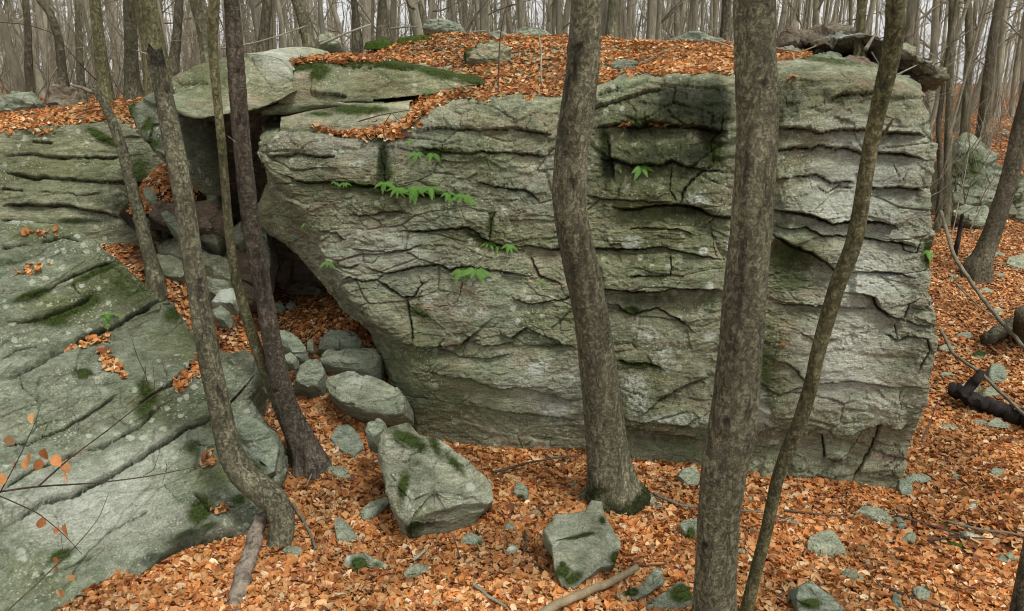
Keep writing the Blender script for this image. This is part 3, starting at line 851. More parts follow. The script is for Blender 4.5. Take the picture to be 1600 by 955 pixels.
band_rock('boulder', [(-160,225),(-60,216),(0,210),(60,201),(120,198),(186,190),(212,205),(236,232),(256,275)],
          [(-160,450),(-60,450),(60,450),(160,450),(230,430),(262,400)], [10.4,10.5,10.7,11.0], [9.9,10.0,10.2,10.6], 1.6, ROCK_LEFT, 12,
          'long dark green bedded boulder at the left edge below the leafy bank',
          [([(0,245),(50,241),(100,248),(165,248),(200,245)],2.6,.08,.05,14),([(0,268),(50,278),(117,281),(188,285),(235,292)],2.8,.09,.06,14),([(0,322),(110,323),(145,331),(200,340)],3,.12,.10,16),
           ([(50,221),(84,223)],2.4,.07,.04,8),([(130,205),(160,220),(185,232),(240,262)],3,.05,0,8),([(60,300),(120,305),(160,302)],2,.05,.03,10),([(0,345),(60,352),(110,360)],2.4,.07,.04,12),([(0,295),(40,300)],2,.05,.03,10)],
          [(160,215,40,10,30,.75),(215,270,30,40,20,.6),(200,320,50,20,0,.45),(120,345,40,6,0,.6),(60,207,60,5,0,.5)],
          [(200,300,60,60,0,.45),(130,345,60,10,0,.5)], [(140,340,10,6,0,.4)], key='leftback', amp=.6, aniso=4.5, n=12)
# roof slab over the cave, two masses
band_rock('overhanging_slab', [(268,122),(300,104),(350,92),(395,86),(440,93),(458,110)],
          [(274,170),(300,184),(350,178),(400,169),(440,154),(458,144)], [9.7,9.5,9.3,9.5], [8.95,8.9,8.95,9.35], 2.6, ROCK, 22,
          'pale block with a sharp overhanging lower edge roofing the dark cave',
          [([(275,127),(300,131),(328,132)],2.2,.05,.03,8),([(390,88),(420,130),(440,150)],2,.04,0,8)], [(300,98,60,5,-10,.35),(380,90,40,5,0,.3)], (), (), key='roof', amp=.45, back=(0,-.1), tz_=.18)
band_rock('mossy_ledge_slab', [(430,103),(470,98),(520,100),(570,99),(640,105),(700,117),(745,124),(757,128)],
          [(436,160),(490,165),(545,158),(600,155),(650,150),(700,146),(745,136),(757,132)], [9.6,9.8,9.9,10.0], [9.5,9.6,9.7,9.9], 2.2, ROCK, 25,
          'long grey slab edged with green moss behind the leafy notch left of centre',
          [([(487,110),(487,150),(520,160)],2.6,.06,0,8),([(535,107),(600,104),(650,110)],2,.04,.02,8),([(484,145),(520,147),(545,155)],2.4,.07,.05,10)],
          [(480,103,40,8,-10,.85),(500,112,22,14,-35,.8),(560,100,50,5,0,.75),(620,103,60,6,4,.9),(685,114,40,8,10,.95),(735,124,30,8,10,.95),(460,97,40,5,0,.6)], key='ledge', amp=.5, tz_=.12)
band_rock('thin_ledge_rock', [(408,172),(440,160),(490,152),(545,160),(600,160)], [(408,181),(440,180),(490,170),(545,168),(600,166)], [9.5,9.6,9.7], [9.5,9.6,9.7], 1.6, ROCK, 27,
          'thin plate of rock wedged under the mossy ledge slab above the cave', key='plate', amp=.25, tz_=.02)
band_rock('stepped_block', [(440,185),(480,176),(530,170),(600,164),(640,160)], [(438,207),(480,204),(530,206),(600,206),(640,200)], [9.2,9.3,9.4], [9.1,9.1,9.2], 1.6, ROCK, 28,
          'low block under the thin rock plate at the left end of the leafy notch', [], [(560,172,60,8,0,.8),(500,178,30,6,0,.6)], key='block', amp=.35, tz_=.05)
# cave walls
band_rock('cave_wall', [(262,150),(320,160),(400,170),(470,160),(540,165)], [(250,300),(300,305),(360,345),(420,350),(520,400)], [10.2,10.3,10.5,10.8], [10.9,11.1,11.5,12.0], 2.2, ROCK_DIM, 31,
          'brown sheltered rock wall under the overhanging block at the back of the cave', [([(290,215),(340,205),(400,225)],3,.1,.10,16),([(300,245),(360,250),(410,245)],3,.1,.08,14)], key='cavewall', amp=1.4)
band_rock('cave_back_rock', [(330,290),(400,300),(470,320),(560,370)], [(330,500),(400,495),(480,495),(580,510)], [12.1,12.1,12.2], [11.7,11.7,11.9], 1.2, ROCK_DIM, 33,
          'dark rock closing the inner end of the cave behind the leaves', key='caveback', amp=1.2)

# ------------------------------------------------------------------ traced stones
def outline_stone(name, pts, label, Y=None, z=None, nrm=(0, -.55, .83), thick=.16, mat=None, seed=0, cuts=(), e=.42, res=None, moss=(), stain=(), lichen=(), amp=1.0, group=None, cat='rock', sink=.3, fs=1.0, roll=None, cracks=()):
    pts = np.array(pts, float)
    c = (pts.min(0) + pts.max(0)) / 2 * .4 + pts.mean(0) * .6
    if Y is not None: C3 = P(c[0], c[1], Y)
    else:
        zz = z if z is not None else 0
        C3 = G(c[0], c[1], zz)
        n_ = np.array(nrm, float); n_ /= np.linalg.norm(n_)
        yb = pts[:, 1].max()
        B = G(c[0], yb, 0)
        for _ in range(8): B = G(c[0], yb, float(tz(B[0], B[1])) - .01)
        ray = C3 - np.array([0, 0, CAMZ])
        C3 = np.array([0, 0, CAMZ]) + ray * (((B - np.array([0, 0, CAMZ])) @ n_) / (ray @ n_))
        thick = max(thick, .85 * float(np.linalg.norm(C3 - B)) * 1.1)
    n = np.array(nrm, float); n /= np.linalg.norm(n)
    size = (pts.max(0) - pts.min(0)).max()
    nt = int(np.clip(size * 2.4, 40, 300)) if res is None else res
    nf = max(14, nt // 3)
    th = np.linspace(0, 2 * np.pi, nt, endpoint=False)
    R = np.full(nt, 1.0)
    rel = pts - c
    for i, t in enumerate(th):
        d = np.array([math.cos(t), math.sin(t)]); best = 0
        for a, b in zip(rel, np.roll(rel, -1, 0)):
            ab = b - a
            den = d[0] * ab[1] - d[1] * ab[0]
            if abs(den) < 1e-9: continue
            r = (a[0] * ab[1] - a[1] * ab[0]) / den
            s = (a[0] * d[1] - a[1] * d[0]) / den
            if r > 0 and -1e-6 <= s <= 1 + 1e-6: best = max(best, r)
        R[i] = best or 1
    qq_ = np.linspace(0, 1, nf // 3 + 4)
    pa_ = np.arccos(np.clip(qq_ ** (1 / e), 0, 1))
    pa_ = np.unique(np.round(np.concatenate([pa_, np.linspace(0, 1.25, nf // 4 + 4)]), 4))
    ph = np.concatenate([-pa_[::-1], pa_[1:]])
    nf = len(ph)
    PH, TH = np.meshgrid(ph, th, indexing='ij')
    q = np.abs(np.cos(PH)) ** e
    hh = np.sign(np.sin(PH)) * np.abs(np.sin(PH)) ** (e * .9)
    px = c[0] + R[None, :] * q * np.cos(TH)
    py = c[1] + R[None, :] * q * np.sin(TH)
    v = py - 477.5
    D = np.stack([px - 800, F * CP - v * SP, -(F * SP + v * CP)], -1)
    t = ((C3 - np.array([0, 0, CAMZ])) @ n) / (D @ n)
    V = np.array([0, 0, CAMZ]) + D * t[..., None]
    back = np.where(hh > 0, hh * .5, hh * 1.0)
    V = V + n * (thick * back)[..., None] - n * thick * .25
    m = C3
    sz = np.linalg.norm(V - m, axis=-1).max()
    for (cn, ch) in cuts:
        cn = np.array(cn, float); cn /= np.linalg.norm(cn)
        ex = np.maximum(((V - m) @ cn) - ch * sz, 0)
        V = V - cn * ex[..., None]
    rr_ = np.random.RandomState(seed + 900)
    for _ in range(7):
        cn = rr_.normal(0, 1, 3) + n * .9; cn /= np.linalg.norm(cn)
        sup = ((V - m) @ cn).max()
        ex = np.maximum(((V - m) @ cn) - sup * (rr_.uniform(.80, .93) if seed in (101, 104, 160, 161, 162) else rr_.uniform(.70, .90)), 0)
        V = V - cn * (ex * .92)[..., None]
    k = 1 / max(sz, .06)
    W = V + seed * 3.3
    fa, ea = facets(W * np.array([1, 1, 1.6]) * k * 1.5 * fs, seed + 1, .9)
    fb, eb = facets(W * np.array([1, 1, 1.6]) * k * 4 * fs, seed + 2, .9)
    dsp = amp * sz * (.075 * fa + .034 * fb) + amp * sz * .04 * fbm(W * k * 3, 4, seed + 4) + .004 * amp * fbm(W * 40, 3, seed + 7)
    cm = 0
    if len(cracks):
        cdx, cm = crack_field(px, py, cracks, seed)
        dsp = dsp + cdx * (PH > 0)
    nn = (V - m); nn /= np.sqrt((nn ** 2).sum(-1, keepdims=True) + (.35 * sz) ** 2)
    nn = nn * .5 + n * np.sign(hh)[..., None] * .5
    pq = smooth(0, .22, q)
    dm = dsp[PH > 1.2].mean() if (PH > 1.2).any() else 0
    dsp = dm + (dsp - dm) * pq
    edgefix = .35 + .65 * smooth(.0, .6, np.abs(np.sin(PH)))
    V = V + nn * (dsp * edgefix)[..., None]
    mo = blobs(px, py, moss) + cm * .5
    mo = np.where(PH > -.3, mo, 0)
    st = blobs(px, py, stain); li = blobs(px, py, lichen)
    V = V + n * (.01 * smooth(.6, .8, mo))[..., None]
    vv = V.reshape(-1, 3)
    faces = grid_faces(nf, nt, wrap=True)
    faces = np.concatenate([faces[:, [0, 1, 2]], faces[:, [0, 2, 3]]])
    faces = np.where(faces < nt, 0, faces)                      # one vertex at each pole
    faces = np.where(faces >= (nf - 1) * nt, (nf - 1) * nt, faces)
    ok = (faces[:, 0] != faces[:, 1]) & (faces[:, 1] != faces[:, 2]) & (faces[:, 0] != faces[:, 2])
    faces = faces[ok]
    used = np.unique(faces)
    remap = np.zeros(nf * nt, int); remap[used] = np.arange(len(used))
    faces_full = faces
    f0 = faces[len(faces) // 2 - nt * 3]
    fn = np.cross(vv[f0[1]] - vv[f0[0]], vv[f0[2]] - vv[f0[0]])
    if (fn * (vv[f0[0]] - m)).sum() < 0: faces = faces[:, ::-1].copy()
    st = st * np.ones_like(mo)
    o = centred(name, vv[used], remap[faces], mat or STONE, attrs=dict(moss=mo.ravel()[used], stain=st.ravel()[used], lichen=li.ravel()[used]))
    N2 = normals(blur(V, 1))
    if (N2 * n).sum(-1)[PH > .5].sum() < 0: N2 = -N2
    SURF[label] = (V, N2, px, py, dsp)
    return tag(o, label, cat, group)

OS = outline_stone
OS('boulder', [(588,712),(592,680),(610,668),(640,664),(655,682),(690,690),(740,716),(766,745),(772,782),(752,800),(728,834),(700,857),(655,860),(628,846),(614,800),(602,765)],
   'grey green waist high boulder with moss on its crown in the leaves left of centre', nrm=(.05,-.80,.60), thick=.75, seed=101,
   cuts=[((.28,-.86,-.42),.30),((.05,-.62,.78),.22),((-.85,-.45,.3),.55)], e=.36, moss=[(640,690,45,14,30,.7),(680,700,30,10,60,.6),(632,765,10,26,10,.8),(655,730,14,8,0,.4),(710,730,30,8,50,.6),(650,845,26,18,0,.7),(645,665,14,8,0,.6)],
   lichen=[(735,765,9,8,0,.7),(640,790,16,50,0,.35),(720,790,60,7,-30,.35)], amp=.8, fs=1.2, stain=[(680,850,40,10,0,.5)], cracks=[([(625,730),(650,712),(668,700)],2.5,.04,.03,10)])
OS('rock', [(569,672),(575,660),(592,656),(608,664),(600,680),(585,690),(572,684)], 'small round pale rock touching the upper left of the mossy boulder', thick=.25, seed=102, Y=7.6)
OS('rock', [(848,832),(868,806),(914,800),(924,783),(940,786),(946,812),(966,842),(980,874),(976,881),(938,888),(908,912),(896,929),(878,918),(866,892),(862,856)],
   'flat four sided green grey slab leaning in the leaves in front of the central tree', nrm=(-.05,-.66,.75), thick=.20, seed=104, e=.30, amp=.45,
   cuts=[((0,-.72,.70),.10)], moss=[(880,895,14,12,0,.85),(897,905,20,10,-30,.8),(965,875,14,12,0,.95),(880,885,6,6,0,.8),(905,842,30,4,-10,.75),(940,818,6,8,0,.8),(858,815,8,3,0,.7)], lichen=[(870,850,12,50,0,.25),(955,850,10,30,-20,.3)], cracks=[([(862,850),(890,843),(925,838)],1.6,.02,0,6)])
G1 = 'small stones lying in the leaves'
smalls = [
 ([(517,668),(545,665),(562,680),(570,700),(560,720),(540,720),(515,702)], 'pale angular stone in the leaves right of the ringed bark tree foot', .22, 110, (0,-.5,.85), [], [(545,690,16,12,0,.3)]),
 ([(510,732),(530,727),(545,735),(548,748),(535,756),(518,745)], 'bluish stone just below the pale angular one near the ringed bark tree', .14, 111, (0,-.5,.85), [], []),
 ([(558,806),(578,785),(606,773),(609,788),(592,806),(565,820)], 'slanted banded stone leaning on the left flank of the mossy boulder', .16, 112, (.1,-.6,.8), [], [(580,800,20,6,-30,.4)]),
 ([(521,812),(530,806),(545,820),(561,842),(545,855),(527,850)], 'wedge shaped grey stone in the leaves between curved trunk and mossy boulder', .14, 113, (0,-.6,.8), [], []),
 ([(535,880),(545,866),(570,866),(605,882),(609,892),(580,890),(560,898),(540,890)], 'pale stone with a dark green moss patch below the mossy boulder', .13, 114, (0,-.5,.86), [(562,885,14,14,0,1.0),(590,885,10,6,0,.5)], [(545,875,10,10,0,.4)]),
 ([(630,896),(642,884),(668,880),(675,892),(660,902),(650,912),(635,908)], 'little flat bluish stone below the moss patched stone', .08, 115, (0,-.4,.9), [], []),
 ([(718,842),(735,830),(748,838),(761,852),(750,862),(728,858)], 'small stone with moss against the lower right of the mossy boulder', .12, 116, (0,-.5,.85), [(752,855,9,8,0,.95)], []),
 ([(801,768),(808,752),(822,758),(828,776),(822,786),(808,782)], 'upright pale stone left of the central trunk foot', .12, 117, (0,-.7,.7), [(814,778,7,5,0,.8)], []),
 ([(785,822),(795,814),(808,820),(806,834),(790,836)], 'small half buried stone halfway between mossy boulder and flat slab', .07, 118, (0,-.5,.85), [], []),
 ([(788,862),(800,850),(812,856),(812,870),(798,876)], 'white flecked stone with moss left of the flat slab', .10, 119, (0,-.5,.85), [(806,872,7,5,0,.9)], [(800,858,8,5,0,.5)]),
 ([(820,800),(838,795),(850,805),(835,812)], 'thin pale stone edge above the flat slab', .05, 120, (0,-.4,.9), [], []),
 ([(890,758),(897,752),(905,757),(903,766),(892,767)], 'tiny blue grey stone against the left foot of the central trunk', .06, 121, (0,-.5,.85), [], []),
 ([(1061,822),(1066,813),(1090,812),(1095,848),(1078,850),(1070,836)], 'pale stone with moss half hidden behind the left side of the thick trunk', .14, 122, (0,-.6,.8), [(1078,838,8,14,0,.9)], []),
 ([(1150,862),(1158,855),(1166,862),(1160,875),(1150,874)], 'small pale stone between the thick trunk and the slender leaning one', .06, 123, (0,-.5,.85), [], []),
 ([(1000,920),(1022,888),(1036,885),(1054,903),(1030,915),(1010,932),(985,945),(954,936),(965,928)], 'jagged bluish slab at the bottom beside the pale fallen branch', .12, 124, (0,-.6,.8), [(985,928,16,7,-10,.9)], [(1030,895,14,8,0,.4)]),
 ([(1015,940),(1040,925),(1060,908),(1080,910),(1085,945),(1060,955),(1020,960),(985,958)], 'mossy green stone at the bottom edge left of the thick trunk', .16, 125, (0,-.6,.8), [(1065,928,22,18,0,1.0)], [(1035,938,14,6,0,.3)]),
 ([(1261,848),(1270,829),(1300,829),(1318,850),(1330,868),(1325,876),(1290,871),(1265,875)], 'flat olive stone with a dark lower edge in the leaves right of the slender trunk', .12, 126, (0,-.5,.86), [], []),
 ([(1233,950),(1246,918),(1264,908),(1288,925),(1310,945),(1330,962),(1236,968)], 'pointed pale boulder cut by the bottom edge with a moss spot', .3, 127, (0,-.75,.66), [(1262,945,18,9,0,1.0)], [(1270,920,16,9,0,.3)]),
 ([(1330,800),(1350,791),(1375,795),(1395,812),(1405,828),(1385,826),(1360,812)], 'long flat greenish stone in front of the right end of the great boulder', .08, 128, (0,-.35,.93), [], []),
 ([(1390,812),(1405,808),(1418,820),(1408,830)], 'pale flake beside the long flat greenish stone', .06, 129, (0,-.4,.9), [], []),
 ([(1311,895),(1325,888),(1340,898),(1355,905),(1345,915),(1325,906)], 'narrow pale stone below the flat olive stone', .07, 130, (0,-.4,.9), [], []),
 ([(1402,772),(1406,748),(1418,746),(1426,760),(1424,776),(1410,779)], 'squat yellowish rock at the right foot of the great boulder', .16, 131, (0,-.7,.7), [], []),
 ([(1412,742),(1440,740),(1456,748),(1452,760),(1430,762),(1420,756)], 'low grey rock right behind the squat yellowish one', .16, 132, (0,-.6,.8), [], []),
 ([(1484,746),(1490,740),(1502,742),(1500,756),(1487,756)], 'blue grey stone in open leaves right of the great boulder foot', .08, 133, (0,-.5,.85), [], []),
 ([(1544,742),(1552,730),(1570,732),(1578,738),(1560,751)], 'pale flat stone with sunken edge near the right side of the leaves', .08, 134, (0,-.4,.9), [], []),
 ([(1505,793),(1520,787),(1540,800),(1530,806),(1512,804)], 'white topped stone above the bare patch at the right', .06, 135, (0,-.4,.9), [], [(1522,795,18,8,0,.6)]),
 ([(1500,828),(1515,832),(1545,846),(1530,850),(1510,842)], 'white splinter of rock on the bare twiggy patch at the right', .04, 136, (0,-.4,.9), [], [(1520,838,26,8,0,.5)]),
 ([(1427,920),(1445,912),(1456,920),(1450,940),(1438,948),(1430,935)], 'tooth shaped stone standing near the bottom right with moss behind', .12, 137, (0,-.6,.8), [(1454,915,8,6,0,1.0)], []),
 ([(1392,930),(1400,925),(1412,948),(1408,958),(1398,955)], 'dark narrow stone left of the tooth shaped stone', .07, 138, (0,-.5,.85), [], []),
 ([(1554,872),(1565,864),(1585,882),(1580,888),(1560,886)], 'greenish flat stone near the lower right corner', .07, 139, (0,-.4,.9), [], []),
 ([(1570,868),(1578,860),(1590,880),(1588,890)], 'thin brown stone leaning beside the greenish one in the lower right', .05, 140, (0,-.5,.85), [], []),
 ([(1403,845),(1420,832),(1432,834),(1430,848),(1412,856)], 'greyish stone partly under leaves below the long flat greenish stone', .06, 141, (0,-.4,.9), [], []),
 ([(1230,818),(1240,812),(1256,822),(1240,830)], 'small pale stone below the broad base of the great boulder', .05, 142, (0,-.4,.9), [], []),
 ([(1313,840),(1330,838),(1342,842),(1338,849),(1318,848)], 'flat flake touching the right tip of the flat olive stone', .05, 143, (0,-.4,.9), [(1336,845,6,3,0,.8)], []),
 ([(1540,665),(1555,652),(1565,655),(1578,668),(1575,676),(1562,672)], 'rounded stone below the charred log', .12, 144, (0,-.6,.8), [], []),
 ([(1510,645),(1520,640),(1528,650),(1520,656)], 'small stone left of the rounded one below the charred log', .07, 145, (0,-.6,.8), [], []),
 ([(1540,600),(1548,568),(1566,570),(1576,590),(1566,600)], 'greenish upright stone above the charred log', .18, 146, (0,-.6,.8), [], []),
 ([(1572,410),(1578,398),(1600,396),(1640,410),(1630,432),(1590,430)], 'pale block at the right edge beside the leaning trunk', .35, 147, (0,-.6,.8), [], []),
 ([(1515,555),(1530,548),(1545,555),(1530,565)], 'mossy low stone in the leaves above the charred log', .09, 148, (0,-.4,.9), [(1530,554,14,6,0,.9)], []),
 ([(1057,748),(1066,732),(1085,728),(1095,740),(1092,762),(1072,765)], 'rounded light rock tucked under the great boulder behind the thick trunk', .2, 149, (0,-.7,.7), [], [(1070,745,12,10,0,.3)]),
 ([(441,860),(455,851),(475,856),(470,868),(450,876)], 'brownish stone right of the curved trunk foot', .08, 150, (0,-.5,.85), [], []),
 ([(1165,778),(1175,775),(1180,786),(1170,790)], 'tiny stone between thick trunk and slender trunk at the boulder foot', .05, 151, (0,-.5,.85), [], []),
 ([(1350,842),(1368,850),(1360,856)], 'small grey chip in the leaves right of the flat olive stone', .03, 152, (0,-.4,.9), [], []),
 ([(1545,770),(1555,765),(1562,772),(1552,778)], 'small grey chip above the white topped stone', .04, 153, (0,-.4,.9), [], []),
]
for pts, lab, th, sd_, nr, mo, li in smalls:
    OS('stone', pts, lab, thick=th, seed=sd_, nrm=nr, moss=mo, lichen=li, amp=.9, e=.38, cat='stone', fs=1.3)

# rocks in the gully and cave mouth
mids = [
 ([(508,602),(514,584),(545,581),(590,592),(625,610),(642,630),(640,646),(620,652),(570,645),(532,632),(515,618)], 'long lichen spotted slab wedged at the left foot of the great boulder', 8.35, .38, 160, (0,-.72,.70), [], [(560,600,40,20,0,.35),(600,620,30,12,0,.3)]),
 ([(494,545),(505,525),(530,515),(556,520),(566,535),(560,548),(520,552)], 'grey wedge of rock leaning at the cave mouth on top of two flat rocks', 9.3, .30, 161, (0,-.6,.8), [], []),
 ([(495,556),(520,548),(560,548),(588,548),(597,560),(594,578),(580,585),(545,578),(505,572)], 'broad flat rock under the leaning wedge at the cave mouth', 9.0, .32, 162, (0,-.6,.8), [], []),
 ([(455,600),(462,580),(480,565),(500,562),(508,580),(502,600),(480,606)], 'squarish grey rock left of the long lichen spotted slab', 8.7, .26, 163, (0,-.6,.8), [], []),
 ([(432,520),(445,515),(465,528),(478,545),(478,560),(462,558),(440,540)], 'smooth dark grey rock right of the ringed bark trunk in the gully', 8.9, .28, 164, (0,-.6,.8), [], []),
 ([(441,556),(455,552),(466,562),(458,570),(444,568)], 'small pale rock under the smooth dark grey one beside the ringed bark trunk', 8.6, .12, 165, (0,-.6,.8), [], []),
 ([(480,532),(490,530),(490,548),(480,548)], 'tiny brown stone left of the leaning wedge at the cave mouth', 9.2, .1, 166, (0,-.6,.8), [], []),
 ([(326,466),(345,455),(366,452),(370,470),(362,478),(335,472)], 'white faced rock between curved trunk and slender olive trunk', 9.5, .2, 167, (0,-.5,.85), [], [(348,464,26,14,0,.8)]),
 ([(330,485),(345,478),(362,492),(356,502),(338,498)], 'dark blue grey rock under the white faced rock', 9.2, .14, 168, (0,-.5,.85), [], []),
 ([(238,368),(250,368),(275,374),(320,392),(357,406),(357,428),(319,422),(288,409),(263,396),(241,390)], 'pale flat plate of rock behind the curved trunk in the gully', 10.1, .22, 169, (0,-.5,.85), [], [(265,378,30,8,10,.3)]),
 ([(241,400),(275,400),(291,412),(292,436),(247,433),(236,416)], 'dark layered rock right under the pale plate behind the curved trunk', 9.9, .25, 170, (0,-.7,.7), [], []),
 ([(317,425),(357,428),(362,450),(338,461),(319,453)], 'angular grey rock above the white faced rock', 9.95, .3, 171, (0,-.6,.8), [], []),
 ([(249,334),(263,332),(287,349),(288,370),(275,364),(260,349)], 'sloping grey rock above the pale plate behind the curved trunk', 10.3, .22, 172, (0,-.6,.8), [], []),
 ([(290,372),(330,368),(350,385),(348,400),(316,392),(292,385)], 'shaded rock above the right end of the pale plate', 10.5, .3, 182, (0,-.7,.7), [], []),
 ([(300,350),(320,345),(350,352),(372,368),(365,385),(320,370)], 'dark shelf of rock between curved trunk and ringed bark trunk', 10.7, .3, 183, (0,-.7,.7), [], []),
 ([(362,362),(376,345),(384,374),(372,384),(364,378)], 'pale triangular rock half behind the ringed bark trunk', 10.3, .2, 184, (0,-.8,.6), [], []),
 ([(352,385),(390,380),(400,410),(392,440),(360,432),(350,405)], 'big shaded rock behind the slim olive stem', 10.4, .4, 185, (0,-.8,.6), [], []),
 ([(360,436),(395,442),(400,470),(372,480),(358,460)], 'low dark rock under the big shaded one behind the slim olive stem', 10.2, .3, 186, (0,-.8,.6), [], []),
 ([(228,316),(250,308),(276,320),(292,338),(284,356),(252,352),(232,338)], 'dark angular rock below the left end of the leaf pile', 10.15, .3, 190, (0,-.8,.6), [], []),
 ([(282,320),(312,312),(345,318),(356,342),(340,360),(300,356),(284,342)], 'dark broken rock below the right end of the leaf pile', 10.2, .3, 191, (0,-.8,.6), [], []),
 ([(205,300),(224,308),(232,330),(240,362),(225,372),(208,345)], 'shaded rock behind the thin leaning snag below the bedded boulder', 10.2, .3, 192, (0,-.8,.6), [], []),
 ([(405,345),(414,360),(424,392),(424,418),(416,455),(402,440),(400,380)], 'narrow upright pale rock standing at the left side of the black cave opening', 10.3, .3, 187, (0,-.9,.4), [], []),
 ([(432,430),(450,400),(456,410),(452,440),(440,452)], 'thin dark splinter of rock standing inside the cave', 11.3, .15, 188, (0,-.9,.4), [], []),
 ([(430,455),(470,440),(500,450),(520,470),(480,478),(440,472)], 'low dark rock along the inner wall of the cave', 11.4, .25, 189, (0,-.8,.6), [], []),
 ([(224,300),(236,292),(248,305),(246,322),(232,318)], 'small pale rock at the left rim of the leaf pile', 10.6, .16, 173, (0,-.6,.8), [], []),
 ([(320,270),(340,280),(345,320),(330,345),(312,335),(308,295)], 'dark upright rock behind the slender olive trunk', 10.9, .3, 174, (0,-.8,.6), [], []),
 ([(300,345),(340,335),(352,360),(340,385),(310,375)], 'shadowed rock lump under the leaf pile', 10.7, .35, 175, (0,-.7,.7), [], []),
 ([(424,475),(436,468),(446,480),(440,490),(428,488)], 'smaller of two dim stones on the leaves inside the cave', 10.6, .13, 176, (0,-.6,.8), [], []),
 ([(444,478),(455,470),(465,480),(460,492),(446,490)], 'larger of two dim stones on the leaves inside the cave', 10.7, .15, 177, (0,-.6,.8), [], []),
 ([(362,560),(385,548),(400,560),(400,590),(378,600),(362,585)], 'mossy corner block of rock right of the curved trunk', 8.0, .5, 178, (0,-.7,.7), [], []),
 ([(205,165),(228,140),(262,135),(290,160),(292,215),(290,260),(262,262),(235,228),(212,200)], 'rounded dark mossy rock wedged between left bank and overhanging block', 9.7, .75, 179, (-.2,-.8,.5), [(215,160,12,40,0,.85),(245,205,14,16,0,.8),(250,235,30,12,0,.6)], []),
 ([(470,690),(480,680),(492,700),(486,712)], 'small stone at the foot of the ringed bark trunk', 7.9, .1, 180, (0,-.6,.8), [], []),
 ([(362,655),(392,648),(418,668),(436,698),(430,738),(410,748),(388,722),(370,690)], 'pale green block leaning against the curved trunk at the gully mouth', 7.2, .5, 181, (.2,-.75,.6), [(400,735,24,10,0,.6)], [(400,690,30,30,0,.2)]),
]
for pts, lab, Y_, th, sd_, nr, mo, li in mids:
    if 172 <= sd_ <= 175: Y_ -= .35
    OS('rock', pts, lab, Y=Y_, thick=th, seed=sd_, nrm=nr, moss=mo, lichen=li, amp=1.0, e=.4, mat=ROCK_LEFT if sd_ in (169,170,172,174,175,178,179) else (ROCK_DIM if sd_ in (174,175,182,183,185,186,188,189,190,191,192) else STONE), fs=1.2)

